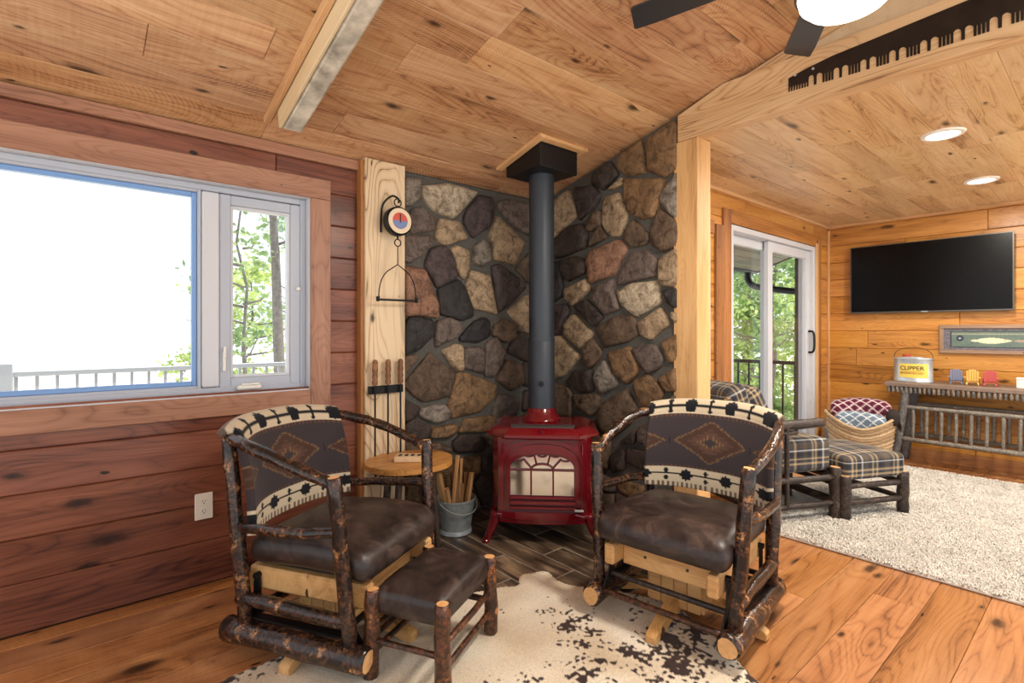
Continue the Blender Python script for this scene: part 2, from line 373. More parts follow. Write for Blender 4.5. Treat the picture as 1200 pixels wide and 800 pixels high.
def mklathe(name, prof, mat, parent=None, seg=24, c=(0, 0, 0), mod=None, sx=1.0, sy=1.0):
    bm = bmesh.new(); rg = lathe(bm, prof, seg, (0, 0, 0), 0, mod, sx, sy)
    if prof[0][0] > 1e-4: bm.faces.new(rg[0][::-1])
    if prof[-1][0] > 1e-4: bm.faces.new(rg[-1])
    bmesh.ops.remove_doubles(bm, verts=bm.verts[:], dist=1e-5)
    return obj(name, bm, mat, parent, 'angle', c)
def prism(bm, poly, z0, z1, mi=0, axis='z'):
    def mp(p, z):
        if axis == 'z': return (p[0], p[1], z)
        if axis == 'y': return (p[0], z, p[1])
        return (z, p[0], p[1])
    lo = [bm.verts.new(mp(p, z0)) for p in poly]; hi = [bm.verts.new(mp(p, z1)) for p in poly]
    n = len(poly)
    for i in range(n):
        f = bm.faces.new((lo[i], lo[(i + 1) % n], hi[(i + 1) % n], hi[i])); f.material_index = mi
    a = bm.faces.new(lo[::-1]); b = bm.faces.new(hi); a.material_index = b.material_index = mi
    return a, b
def mkprism(name, poly, z0, z1, mat, parent=None, axis='z', bev=0.0, smooth=False):
    bm = bmesh.new(); a, b = prism(bm, poly, z0, z1, 0, axis)
    if bev: bmesh.ops.bevel(bm, geom=list(a.edges) + list(b.edges), offset=bev, segments=2, affect='EDGES', profile=0.5)
    if len(poly) > 8: bmesh.ops.triangulate(bm, faces=[f for f in bm.faces if len(f.verts) > 8])
    return obj(name, bm, mat, parent, smooth)
def cushion(name, size, r, mat, parent=None, n=14, dome=0.0, loc=None, fn=None, shape=None):
    bm = bmesh.new(); bmesh.ops.create_cube(bm, size=2.0)
    bmesh.ops.subdivide_edges(bm, edges=bm.edges[:], cuts=n, use_grid_fill=True)
    hx, hy, hz = size[0] / 2, size[1] / 2, size[2] / 2
    for v in bm.verts:
        # finer steps near the edges
        q = Vector([math.copysign(1 - (1 - abs(t)) ** 1.25, t) for t in v.co])
        p = Vector((q.x * hx, q.y * hy, q.z * hz))
        inner = Vector((max(-hx + r, min(hx - r, p.x)), max(-hy + r, min(hy - r, p.y)), max(-hz + r, min(hz - r, p.z))))
        d = p - inner
        if d.length > 1e-9: p = inner + d.normalized() * min(r, max(abs(d.x), abs(d.y), abs(d.z)))
        if dome: p.z += dome * (1 - (p.x / hx) ** 2) * (1 - (p.y / hy) ** 2) * (1 if p.z > 0 else -0.3)
        if shape: p = shape(p)
        v.co = p
    o = obj(name, bm, mat, parent, True, loc)
    if fn: paint(o, fn)
    return o
PL = {}
def plank(name, parent, mat, c, size, ex, ez, ch=0.003):
    """board with its length along ex and its visible chamfered face towards ez; the mesh is shared between equal sizes"""
    key = (mat, round(size[0], 3), round(size[1], 3), round(size[2], 3), ch); me = PL.get(key)
    if me is None:
        a, b, t = size[0] / 2, size[1] / 2, size[2] / 2
        def rg(i, z): return [(-a + i, -b + i, z), (a - i, -b + i, z), (a - i, b - i, z), (-a + i, b - i, z)]
        vs = rg(0, -t) + rg(0, t - ch) + rg(ch, t); fs = [(3, 2, 1, 0), (8, 9, 10, 11)]
        for k_ in (0, 4):
            for i in range(4): fs.append((k_ + i, k_ + (i + 1) % 4, k_ + 4 + (i + 1) % 4, k_ + 4 + i))
        me = bpy.data.meshes.new(name); me.from_pydata(vs, [], fs); me.update(); me.materials.append(M[mat]); PL[key] = me
    o = bpy.data.objects.new(name, me); link(o, parent)
    ex = Vector(ex).normalized(); ez = Vector(ez).normalized(); ey = ez.cross(ex)
    m = Matrix((ex, ey, ez)).transposed().to_4x4(); m.translation = Vector(c); o.matrix_basis = m
    return o
def runs(a, b, lo, hi, phase=None):
    """cut points of boards in one row between a and b"""
    pts = [a]; x = a + (R.uniform(0.3, hi) if phase is None else phase)
    while x < b - 0.25:
        pts.append(round(x, 2)); x += R.uniform(lo, hi)
    pts.append(b); return pts
def copy_tree(o, parent=None):
    c_ = o.copy(); col.objects.link(c_); c_.parent = parent
    for ch in o.children: copy_tree(ch, c_)
    return c_
# ================================================================== THE ROOM
WY, GX, TX, DY = 2.85, 2.744, 6.115, 2.02        # window wall (Y), stone gable wall (X), television wall (X), glass door wall (Y)
EAVE, PITCH, FLAT = 2.19, 0.25, 2.313
def ceil_z(y): return EAVE + PITCH * (WY - y)
XMIN, YMIN = -2.2, -1.6
# ---- floor
floor = struct(mkbox('floor', ((XMIN + TX + .15) / 2, (YMIN + 3.0) / 2, -0.06), (TX + .15 - XMIN, 3.0 - YMIN, 0.08), 'mortar'))
floor_o = Vector(floor.location)
HX0, HY0 = 1.30, 1.4725
def flr(c, size): return plank('plank', floor, 'floor', Vector(c) - floor_o, size, (1, 0, 0), (0, 0, 1), 0.0025)
y = 0.3835 - 0.1815 * 10
while y < WY - 0.02:
    y1 = min(y + 0.1815, WY)
    segs = [(XMIN, TX)] if y < HY0 - 0.02 else ([(XMIN, HX0), (GX + .02, TX)] if y < DY - 0.1 else [(XMIN, HX0)])
    for a, b in segs:
        p = runs(a, b, 1.1, 2.2)
        for i in range(len(p) - 1):
            flr(((p[i] + p[i + 1]) / 2, (y + y1) / 2, -0.01), (p[i + 1] - p[i] - 0.0015, y1 - y - 0.0015, 0.02))
    y = y1
# ---- hearth of plank tiles
hearth = struct(mkbox('floor_hearth', ((HX0 + GX) / 2, (HY0 + WY) / 2, -0.0075), (GX - HX0, WY - HY0, 0.022), 'grout'))
ho = Vector(hearth.location); i = 0; x = 1.345 - 0.15
while x < GX:
    a, b = max(x, HX0), min(x + 0.15, GX); st = HY0 - 0.6 + (i * 0.23) % 0.6; yy = st
    while yy < WY and b - a > 0.02:
        c0, c1 = max(yy, HY0), min(yy + 0.6, WY)
        if c1 - c0 > 0.03: plank('tile', hearth, 'tile', Vector(((a + b) / 2, (c0 + c1) / 2, 0.0008)) - ho, (c1 - c0 - 0.006, b - a - 0.006, 0.008), (0, 1, 0), (0, 0, 1), 0.0015)
        yy += 0.6
    x += 0.15; i += 1
# ---- window wall of horizontal boards
OX0, OX1, OZ0, OZ1 = -1.75, 1.0, 0.89, 1.94       # window opening
bm = bmesh.new()
for (xa, xb, za, zb) in ((XMIN, OX0, 0, 2.25), (OX1, GX + .12, 0, 2.25), (OX0, OX1, 0, OZ0), (OX0, OX1, OZ1, 2.25)):
    box(bm, ((xa + xb) / 2, WY + 0.10, (za + zb) / 2), (xb - xa, 0.16, zb - za))
wall_left = struct(obj('wall_left', bm, 'mortar'))
rows = [0, .204, .381, .558, .735, .912, 1.09, 1.267, 1.444, 1.621, 1.798, 1.975, 2.13]
for i in range(len(rows) - 1):
    z0, z1 = rows[i], rows[i + 1]
    segs = [(XMIN, 1.30)] if (z1 < OZ0 + .03 or z0 > OZ1 - .03) else [(XMIN, OX0), (OX1, 1.30)]
    for a, b in segs:
        p = [a, b]
        if i == 11: p = [XMIN, -0.9, 0.82, 1.30]
        for j in range(len(p) - 1):
            plank('board', wall_left, 'wall', ((p[j] + p[j + 1]) / 2, WY + 0.01, (z0 + z1) / 2), (p[j + 1] - p[j] - .002, z1 - z0 - .002, 0.02), (1, 0, 0), (0, -1, 0), 0.005)
plank('frieze_board', wall_left, 'trim', (-0.35, WY - 0.005, 2.158), (3.3, 0.055, 0.03), (1, 0, 0), (0, -1, 0), 0.003)
# ---- sloped ceiling of planks
n_dn = Vector((0, -PITCH, -1)).normalized(); s_dir = Vector((0, -1, PITCH)).normalized()
sl_len = (WY - YMIN) * math.sqrt(1 + PITCH ** 2)
e0 = Vector((0, WY, EAVE))
bm = bmesh.new(); box(bm, (0, 0, 0), (GX + .1 - XMIN, sl_len + .3, 0.06))
ceiling = struct(obj('ceiling', bm, 'mortar'))
m = Matrix((Vector((1, 0, 0)), n_dn.cross(Vector((1, 0, 0))), n_dn)).transposed().to_4x4()
m.translation = e0 + s_dir * (sl_len / 2) + Vector(((GX + .1 + XMIN) / 2, 0, 0)) - n_dn * 0.052; ceiling.matrix_world = m
inv = m.inverted()
def on_ceiling(name, mat, x0, x1, s0, s1, t0, t1, along='x', ch=0.003, parent=ceiling):
    """board under the slope: x range, slope distance range from the eave, depth range below the ceiling plane"""
    c = e0 + s_dir * ((s0 + s1) / 2) + n_dn * ((t0 + t1) / 2) + Vector(((x0 + x1) / 2, 0, 0))
    o = plank(name, None, mat, c, (x1 - x0, s1 - s0, t1 - t0) if along == 'x' else (s1 - s0, x1 - x0, t1 - t0), (1, 0, 0) if along == 'x' else s_dir, n_dn, ch)
    if parent is not None:
        mw = o.matrix_basis.copy(); o.parent = parent; o.matrix_basis = inv @ mw
    return o
s = 0.0; PW = 0.19
while s < sl_len:
    p = runs(XMIN, GX + .02, 1.2, 2.6)
    for j in range(len(p) - 1):
        on_ceiling('plank', 'ceil', p[j] + .0008, p[j + 1] - .0008, s + .0008, s + PW - .0008, -0.02, 0.0, ch=0.0022)
    s += PW
# ---- ceiling beam in its channel of trim boards
tb = root('ceiling_beam', 'weathered rough-sawn ceiling beam set in a pale trim channel', 'beam', (0.785, 2.66, ceil_z(2.66)))
def under(name, mat, x0, x1, ya, yb, t0, t1, par, ch=0.003, along='y'):
    f = math.sqrt(1 + PITCH ** 2); o = on_ceiling(name, mat, x0, x1, (WY - ya) * f, (WY - yb) * f, t0, t1, along, ch, None)
    mw = o.matrix_basis.copy(); o.parent = par; o.matrix_basis = Matrix.Translation(-Vector(par.location)) @ mw; return o
under('trim_board', 'strip', 0.708, 0.735, 2.67, YMIN, 0.0, 0.034, tb)
under('trim_board', 'strip', 0.845, 0.872, 2.67, YMIN, 0.0, 0.034, tb)
under('end_block', 'strip', 0.7355, 0.8445, 2.67, 2.57, 0.0, 0.030, tb, along='x')
under('beam_side', 'cream', 0.738, 0.752, 2.555, YMIN, 0.0, 0.118, tb)
under('beam_body', 'greybeam', 0.7525, 0.842, 2.56, YMIN, 0.0, 0.12, tb, 0.012)
# ---- stone corner
wl = struct(mkbox('wall_stone_eave', ((1.50 + GX) / 2, WY + 0.0, 1.09), (GX - 1.50, 0.04, 2.18), 'mortar'))
wr = bmesh.new()
prism(wr, [(1.70, 0), (WY - .02, 0), (WY - .02, ceil_z(WY) - .005), (1.70, ceil_z(1.70) - .005)], GX - 0.02, GX + 0.10, 0, 'x')
wr = struct(obj('wall_stone_gable', wr, 'mortar'))
STONE_COL={'t':(172,148,118),'l':(194,178,152),'g':(140,130,118),'b':(106,86,68),'d':(68,56,50),'p':(78,65,64),'r':(156,116,92),'o':(134,104,72),'k':(50,47,47),'n':(110,96,88)}
STONES_EAVE=[('g',[(1.542,2.136),(1.652,2.152),(1.652,2.034),(1.595,1.98),(1.542,1.966)]),
('l',[(1.659,2.108),(1.845,2.159),(2.092,2.144),(1.901,1.943),(1.764,1.967),(1.678,2.038)]),
('n',[(1.595,1.958),(1.672,1.981),(1.77,1.927),(1.75,1.844),(1.595,1.808),(1.577,1.889)]),
('p',[(2.107,2.128),(2.208,2.133),(2.24,2.069),(2.2,1.926),(2.061,1.835),(1.98,1.933),(2.002,2.008)]),
('t',[(1.791,1.924),(1.944,1.928),(2.009,1.823),(1.831,1.759),(1.764,1.8)]),
('n',[(2.28,2.113),(2.413,2.148),(2.625,2.135),(2.681,1.88),(2.447,1.945),(2.313,2.029),(2.264,2.066)]),
('t',[(2.256,2.009),(2.517,1.849),(2.422,1.683),(2.232,1.704),(2.2,1.864)]),
('n',[(1.542,1.785),(1.737,1.814),(1.757,1.771),(1.672,1.683),(1.583,1.624),(1.542,1.643)]),
('p',[(1.73,1.728),(1.831,1.762),(1.901,1.687),(1.93,1.559),(1.777,1.486),(1.685,1.622)]),
('t',[(1.915,1.773),(2.017,1.745),(2.024,1.626),(1.98,1.55),(1.937,1.595),(1.873,1.731)]),
('g',[(2.137,1.838),(2.2,1.789),(2.2,1.689),(2.122,1.646),(2.054,1.676),(2.061,1.768)]),
('r',[(1.542,1.599),(1.685,1.593),(1.784,1.377),(1.784,1.296),(1.646,1.31),(1.542,1.303)]),
('k',[(1.784,1.48),(1.944,1.548),(1.987,1.503),(2.054,1.361),(2.061,1.313),(1.973,1.281),(1.804,1.319)]),
('t',[(2.039,1.615),(2.2,1.59),(2.264,1.329),(2.069,1.362),(2.002,1.504)]),
('p',[(2.216,1.653),(2.28,1.677),(2.5,1.571),(2.535,1.533),(2.379,1.396),(2.272,1.342)]),
('b',[(2.439,1.658),(2.589,1.803),(2.681,1.785),(2.681,1.568),(2.553,1.561)]),
('t',[(2.362,1.351),(2.535,1.467),(2.671,1.46),(2.671,1.216),(2.556,1.19),(2.465,1.249)]),
('k',[(1.54,1.245),(1.595,1.306),(1.744,1.281),(1.75,1.189),(1.633,1.089),(1.54,1.064)]),
('n',[(1.77,1.275),(1.873,1.3),(1.966,1.254),(1.93,1.171),(1.764,1.109)]),
('k',[(2.061,1.273),(2.137,1.305),(2.2,1.281),(2.2,1.175),(2.092,1.133),(1.958,1.141),(1.951,1.17)]),
('b',[(2.232,1.244),(2.329,1.301),(2.447,1.251),(2.43,1.16),(2.346,1.123),(2.216,1.187)]),
('d',[(2.456,1.212),(2.671,1.172),(2.671,0.996),(2.535,0.988),(2.362,1.058),(2.379,1.109)]),
('t',[(1.811,1.085),(1.901,1.13),(1.966,1.117),(1.973,0.955),(1.915,0.952)]),
('n',[(1.98,1.099),(2.107,1.108),(2.153,1.064),(2.145,0.922),(1.98,0.973)]),
('n',[(2.168,1.132),(2.264,1.168),(2.337,1.059),(2.313,0.983),(2.232,0.893),(2.153,0.91)]),
('b',[(1.54,1.058),(1.621,1.067),(1.646,1.05),(1.54,0.949)]),
('b',[(1.546,0.894),(1.724,1.075),(1.908,0.935),(1.88,0.796),(1.672,0.773),(1.552,0.871)]),
('o',[(1.973,0.943),(2.256,0.835),(2.248,0.76),(2.107,0.667),(1.887,0.648),(1.862,0.721),(1.93,0.928)]),
('b',[(2.346,1.008),(2.482,0.977),(2.5,0.831),(2.379,0.788),(2.256,0.873)]),
('d',[(2.508,0.982),(2.671,0.983),(2.671,0.793),(2.508,0.818)]),
('d',[(1.54,0.806),(1.646,0.742),(1.608,0.678),(1.54,0.664)]),
('g',[(1.659,0.735),(1.818,0.748),(1.873,0.697),(1.873,0.65),(1.777,0.626),(1.646,0.686)]),
('n',[(2.28,0.77),(2.346,0.771),(2.482,0.689),(2.447,0.627),(2.313,0.577),(2.216,0.638)]),
('d',[(1.54,0.642),(1.621,0.688),(1.724,0.62),(1.711,0.542),(1.621,0.532),(1.54,0.587)]),
('o',[(1.744,0.601),(1.915,0.61),(1.93,0.561),(1.859,0.529),(1.724,0.541)]),
('o',[(1.987,0.631),(2.232,0.63),(2.296,0.566),(2.153,0.521),(1.937,0.548)]),
('d',[(1.894,0.489),(1.958,0.533),(2.137,0.498),(2.168,0.432),(2.137,0.387),(1.915,0.421)]),
('b',[(1.54,0.543),(1.672,0.514),(1.777,0.511),(1.873,0.462),(1.887,0.425),(1.54,0.478)]),
('d',[(2.517,0.778),(2.671,0.78),(2.671,0.617),(2.5,0.634)]),
('b',[(2.184,0.486),(2.329,0.549),(2.517,0.606),(2.671,0.59),(2.671,0.455),(2.379,0.428),(2.216,0.4)])]
STONES_GABLE=[('o',[(1.898,2.388),(1.719,2.448),(1.686,2.418),(1.686,2.168),(1.766,2.132),(1.886,2.195)]),
('o',[(2.12,2.345),(1.936,2.398),(1.91,2.191),(2.039,2.194),(2.12,2.273)]),
('d',[(2.183,2.333),(2.114,2.227),(2.241,2.148),(2.345,2.216),(2.322,2.286)]),
('t',[(2.197,2.139),(2.079,2.203),(2.066,2.161),(2.093,2.145)]),
('o',[(2.073,2.185),(1.789,2.127),(1.777,2.088),(1.837,1.904),(1.948,1.912),(2.039,1.971),(2.059,2.062)]),
('g',[(1.686,2.143),(1.686,1.869),(1.742,1.909),(1.819,2.015)]),
('p',[(2.502,2.22),(2.337,2.203),(2.263,2.124),(2.322,2.043),(2.454,1.984),(2.478,2.071)]),
('t',[(2.777,2.138),(2.705,2.156),(2.56,2.214),(2.478,2.024),(2.705,1.893),(2.777,1.884)]),
('t',[(2.233,2.096),(2.107,2.106),(2.039,1.949),(2.093,1.826),(2.176,1.832),(2.248,1.928)]),
('b',[(2.391,1.915),(2.322,2.02),(2.255,2.02),(2.255,1.917),(2.345,1.885)]),
('b',[(2,1.921),(1.886,1.808),(1.898,1.746),(2.013,1.745),(2.079,1.802)]),
('b',[(1.813,1.952),(1.686,1.854),(1.686,1.719),(1.789,1.686),(1.871,1.743),(1.861,1.846)]),
('d',[(2.777,1.846),(2.705,1.874),(2.526,1.959),(2.43,1.956),(2.383,1.902),(2.391,1.786),(2.593,1.749),(2.777,1.738)]),
('b',[(2.263,1.918),(2.205,1.83),(2.368,1.783),(2.337,1.86)]),
('r',[(2.345,1.757),(2.107,1.8),(2.046,1.743),(2.148,1.583),(2.36,1.539),(2.383,1.703)]),
('n',[(2.093,1.595),(2,1.711),(1.898,1.709),(1.813,1.643),(1.837,1.547),(2.12,1.509)]),
('t',[(1.801,1.647),(1.686,1.694),(1.686,1.475),(1.789,1.481),(1.807,1.519)]),
('d',[(2.627,1.728),(2.478,1.736),(2.391,1.692),(2.399,1.61),(2.56,1.563),(2.627,1.642)]),
('k',[(2.777,1.712),(2.636,1.717),(2.618,1.579),(2.618,1.469),(2.705,1.423),(2.777,1.426)]),
('t',[(2.593,1.51),(2.383,1.574),(2.368,1.491),(2.51,1.385),(2.593,1.449)]),
('n',[(2.345,1.501),(2.162,1.551),(2.134,1.443),(2.107,1.353),(2.233,1.324),(2.337,1.431)]),
('l',[(2.127,1.471),(2.013,1.512),(1.819,1.514),(1.801,1.385),(1.974,1.301),(2.093,1.386)]),
('d',[(2.502,1.384),(2.391,1.433),(2.241,1.307),(2.322,1.239)]),
('k',[(1.777,1.455),(1.686,1.465),(1.686,1.34),(1.742,1.372)]),
('p',[(2.777,1.401),(2.576,1.405),(2.551,1.35),(2.644,1.185),(2.777,1.191)]),
('t',[(2.601,1.259),(2.502,1.336),(2.33,1.193),(2.438,1.085),(2.593,1.185)]),
('b',[(2.307,1.233),(2.148,1.305),(2,1.312),(1.961,1.189),(2.039,1.145),(2.233,1.102)]),
('t',[(1.967,1.263),(1.801,1.354),(1.742,1.251),(1.861,1.158),(1.948,1.189)]),
('t',[(2.777,1.159),(2.627,1.173),(2.454,1.031),(2.593,0.898),(2.777,0.841)]),
('b',[(2.422,1.092),(2.345,1.163),(2.255,1.085),(2.263,1.039),(2.352,0.954),(2.422,0.991)]),
('o',[(2.197,1.069),(2.026,1.112),(1.948,0.971),(2.039,0.873),(2.134,0.921)]),
('n',[(2.006,1.102),(1.843,1.132),(1.783,1.046),(1.789,1.005),(1.886,0.948),(1.936,0.998)]),
('o',[(1.801,1.138),(1.686,1.2),(1.686,1.05),(1.742,1.018)]),
('t',[(1.731,1.326),(1.686,1.32),(1.686,1.25),(1.725,1.291)]),
('g',[(2.292,0.957),(2.226,1.023),(2.148,0.932),(2.114,0.867),(2.248,0.794),(2.315,0.886)]),
('d',[(2.576,0.844),(2.51,0.933),(2.337,0.955),(2.322,0.805),(2.446,0.782)]),
('o',[(1.987,0.899),(1.886,0.948),(1.825,0.9),(1.777,0.842),(1.837,0.733),(1.936,0.743),(1.993,0.844)]),
('o',[(1.813,0.932),(1.697,1),(1.686,0.861),(1.766,0.848)]),
('b',[(2.777,0.829),(2.576,0.819),(2.526,0.775),(2.526,0.606),(2.777,0.587)]),
('b',[(2.518,0.764),(2.277,0.792),(2.263,0.719),(2.337,0.629),(2.478,0.672)]),
('b',[(2.263,0.719),(2.053,0.839),(1.955,0.709),(2.039,0.612),(2.19,0.502),(2.3,0.576)]),
('d',[(2.502,0.633),(2.307,0.587),(2.292,0.532),(2.446,0.545)]),
('n',[(1.777,0.791),(1.697,0.84),(1.686,0.781)]),
('n',[(1.961,0.602),(1.886,0.654),(1.813,0.685),(1.777,0.556),(1.886,0.497),(1.961,0.516)]),
('d',[(2.053,0.458),(1.886,0.476),(1.837,0.474),(1.936,0.351),(2.053,0.371)]),
('d',[(2.176,0.403),(2.066,0.456),(2.066,0.324),(2.162,0.282)]),
('d',[(2.107,0.482),(1.974,0.6),(1.987,0.501)]),
('b',[(2.446,0.521),(2.292,0.52),(2.19,0.49),(2.205,0.296),(2.446,0.295)]),
('b',[(2.777,0.562),(2.526,0.594),(2.462,0.507),(2.478,0.313),(2.777,0.257)]),
('b',[(1.766,0.752),(1.686,0.766),(1.686,0.581),(1.766,0.568)]),
('o',[(1.825,0.476),(1.686,0.561),(1.686,0.401),(1.886,0.361)])]

def clip(poly, a, b, c):
    out = []
    for i in range(len(poly)):
        p, q = poly[i], poly[(i + 1) % len(poly)]; dp = a * p[0] + b * p[1] - c; dq = a * q[0] + b * q[1] - c
        if dp <= 0: out.append(p)
        if dp * dq < 0: t = dp / (dp - dq); out.append((p[0] + (q[0] - p[0]) * t, p[1] + (q[1] - p[1]) * t))
    return out
def cells(x0, x1, z0, z1, step):
    seeds = []
    nx, nz = max(1, round((x1 - x0) / step)), max(1, round((z1 - z0) / (step * .8)))
    for i in range(nx):
        for j in range(nz): seeds.append((x0 + (i + R.uniform(.2, .8)) * (x1 - x0) / nx, z0 + (j + R.uniform(.2, .8)) * (z1 - z0) / nz))
    for s_ in seeds:
        P = [(x0, z0), (x1, z0), (x1, z1), (x0, z1)]
        for q in seeds:
            if q is s_: continue
            a, b = q[0] - s_[0], q[1] - s_[1]
            P = clip(P, a, b, (q[0] ** 2 + q[1] ** 2 - s_[0] ** 2 - s_[1] ** 2) / 2)
            if len(P) < 3: break
        if len(P) >= 3:
            cx = sum(p[0] for p in P) / len(P); cz = sum(p[1] for p in P) / len(P)
            yield [(cx + (p[0] - cx) * .9, cz + (p[1] - cz) * .88) for p in P]
def stone(par, key, poly, on_gable):
    cx = sum(p[0] for p in poly) / len(poly); cz = sum(p[1] for p in poly) / len(poly)
    # densify and roughen the outline
    P = []
    for i in range(len(poly)):
        a, b = Vector(poly[i]), Vector(poly[(i + 1) % len(poly)]); pv = Vector(poly[i - 1])
        cut = min(0.3, 0.012 / max(0.012, (b - a).length)); P.append(a.lerp(b, cut))
        P.append(a.lerp(b, .5) + Vector((R.uniform(-.004, .004), R.uniform(-.004, .004)))); P.append(a.lerp(b, 1 - cut))
    D = R.uniform(0.026, 0.05); tx, tz = R.uniform(-.12, .12), R.uniform(-.12, .12)
    vs, fs = [], []; n = len(P)
    for (k_, dep) in ((1.05, -0.004), (1.04, 0.016), (0.97, D * .85), (0.75, D), (0.35, D + .002)):
        for p in P:
            u, w = (p.x - cx) * k_, (p.y - cz) * k_
            dd = dep + ((tx * u + tz * w) + 0.018 * noise.noise(Vector((p.x * 17, p.y * 17, k_ * 9))) if k_ < .95 else 0)
            vs.append((-dd, u, w) if on_gable else (u, -dd, w))
    vs.append((-D, 0, 0) if on_gable else (0, -D, 0))
    for k_ in range(4):
        for i in range(n): fs.append((k_ * n + i, k_ * n + (i + 1) % n, (k_ + 1) * n + (i + 1) % n, (k_ + 1) * n + i))
    for i in range(n): fs.append((4 * n + i, 4 * n + (i + 1) % n, 5 * n))
    loc = Vector((GX - .02, cx, cz)) if on_gable else Vector((cx, WY - .02, cz))
    o = raw('stone', vs, fs, 'stone', par, True)
    bm = bmesh.new(); bm.from_mesh(o.data); bmesh.ops.recalc_face_normals(bm, faces=bm.faces[:]); bm.to_mesh(o.data); bm.free()
    o.location = loc - Vector(par.location); c = STONE_COL[key]; v = R.uniform(1.0, 1.3)
    o.color = tuple(min(1, lin(x_) * v) for x_ in c) + (1,)
for key, poly in STONES_EAVE: stone(wl, key, poly, False)
for key, poly in STONES_GABLE: stone(wr, key, poly, True)
for P in cells(1.54, GX - .03, 0.01, 0.385, 0.2): stone(wl, R.choice('bdnodb'), P, False)
for P in cells(1.72, WY - .05, 0.01, 0.255, 0.2): stone(wr, R.choice('bdnodb'), P, True)
# ---- gable wall over the opening, header beam and post
gw = bmesh.new(); prism(gw, [(1.67, 2.50), (YMIN, 2.50), (YMIN, ceil_z(YMIN) - .005), (1.67, ceil_z(1.67) - .005)], GX, GX + 0.08, 0, 'x')
wall_gable = struct(obj('wall_gable', gw, 'cream'))
gl = (Vector((0, 1.35, ceil_z(1.35))) - Vector((0, YMIN, ceil_z(YMIN)))).length
ctr = Vector((GX - .008, (1.45 + YMIN) / 2, ceil_z((1.45 + YMIN) / 2) - .035))
plank('rake_trim', wall_gable, 'beam', ctr, (3.12, 0.05, 0.02), s_dir, (-1, 0, 0))
hb = mkprism('header_beam', [(1.676, 2.31), (1.676, ceil_z(1.676) - .022), (1.40, 2.551), (YMIN, 2.551), (YMIN, 2.31)], 2.692, 2.782, 'beam', None, 'x', 0.004)
struct(hb, 'pale oak header beam across the opening to the den')
# give the beam its grain along the opening
hb.data.transform(Matrix.Rotation(math.radians(-90), 4, 'Z')); hb.rotation_euler = (0, 0, math.radians(90))
post = struct(plank('post', None, 'post', (2.772, 1.625, 1.155), (2.31, 0.141, 0.14), (0, 0, 1), (-1, 0, 0), 0.004), 'square pale pine post carrying the header beam')
struct(plank('trim_1', None, 'strip', (2.73, 1.7025, 1.15), (2.30, 0.012, 0.05), (0, 0, 1), (-1, 0, 0)), 'narrow pale strip where the stone meets the post')
# ---- den: flat ceiling, television wall, glass door wall
ceiling2 = struct(mkbox('ceiling_den', ((2.79 + TX) / 2, (YMIN + DY) / 2, FLAT + 0.05), (TX + .1 - 2.79, DY - YMIN + .1, 0.06), 'mortar'))
co = Vector(ceiling2.location); y = DY; i = 0
while y > YMIN:
    p = runs(2.785, TX, 0.55, 1.35)
    for j in range(len(p) - 1):
        plank('plank', ceiling2, 'ceil2', Vector(((p[j] + p[j + 1]) / 2, y - 0.085, FLAT + .01)) - co, (p[j + 1] - p[j] - .001, 0.169, 0.02), (1, 0, 0), (0, 0, -1), 0.002)
    y -= 0.17
wall_tv = struct(mkbox('wall_right', (TX + 0.09, (YMIN + DY) / 2, 1.16), (0.14, DY - YMIN + .2, 2.32), 'mortar'))
to = Vector(wall_tv.location); z = 0.0; zs = [0, .153, .33, .507, .684, .861, 1.038, 1.215, 1.392, 1.569, 1.746, 1.923, 2.1, 2.277, FLAT]
for i in range(len(zs) - 1):
    p = runs(YMIN, DY, 1.2, 2.4)
    for j in range(len(p) - 1):
        plank('board', wall_tv, 'pine', Vector((TX + .01, (p[j] + p[j + 1]) / 2, (zs[i] + zs[i + 1]) / 2)) - to, (p[j + 1] - p[j] - .002, zs[i + 1] - zs[i] - .002, 0.02), (0, 1, 0), (-1, 0, 0), 0.005)
struct(plank('baseboard_right', None, 'trim_amber', (TX - .008, (YMIN + DY) / 2, .055), (DY - YMIN, 0.11, 0.016), (0, 1, 0), (-1, 0, 0)))
DX0, DX1, DZ = 3.985, 5.73, 2.06                   # glass door opening
QX0, QX1, QZ0, QZ1 = 3.02, 3.70, 0.70, 1.97        # narrow window beside it
bm = bmesh.new()
for (xa, xb, za, zb) in ((2.80, QX0, 0, 2.33), (QX1, DX0, 0, 2.33), (DX1, TX + .1, 0, 2.33), (QX0, QX1, 0, QZ0), (QX0, QX1, QZ1, 2.33), (DX0, DX1, DZ, 2.33)):
    box(bm, ((xa + xb) / 2, DY + 0.10, (za + zb) / 2), (xb - xa, 0.16, zb - za))
wall_far = struct(obj('wall_far', bm, 'mortar'))
for i in range(len(zs) - 1):
    z0, z1 = zs[i], zs[i + 1]; zc = (z0 + z1) / 2
    segs = [(2.86, QX0), (QX1, DX0), (DX1, TX)]
    if zc > DZ + .05: segs = [(2.86, TX)]
    elif zc > QZ1: segs = [(2.86, DX0), (DX1, TX)]
    elif zc < QZ0: segs = [(2.86, DX0), (DX1, TX)]
    for a, b in segs:
        p = runs(a, b, 1.0, 1.8) if b - a > 1.2 else [a, b]
        for j in range(len(p) - 1):
            plank('board', wall_far, 'pine', ((p[j] + p[j + 1]) / 2, DY + .01, zc), (p[j + 1] - p[j] - .002, z1 - z0 - .002, 0.02), (1, 0, 0), (0, -1, 0), 0.005)
struct(plank('trim_2', None, 'strip', ((2.86 + TX) / 2, DY - .012, FLAT - .014), (TX - 2.86, 0.028, 0.024), (1, 0, 0), (0, -1, 0)), 'pale crown strip over the glass door wall')
struct(plank('trim_3', None, 'strip', (TX - .012, (YMIN + DY) / 2 - .012, FLAT - .014), (DY - YMIN - .024, 0.028, 0.024), (0, 1, 0), (-1, 0, 0)), 'pale crown strip over the television wall')
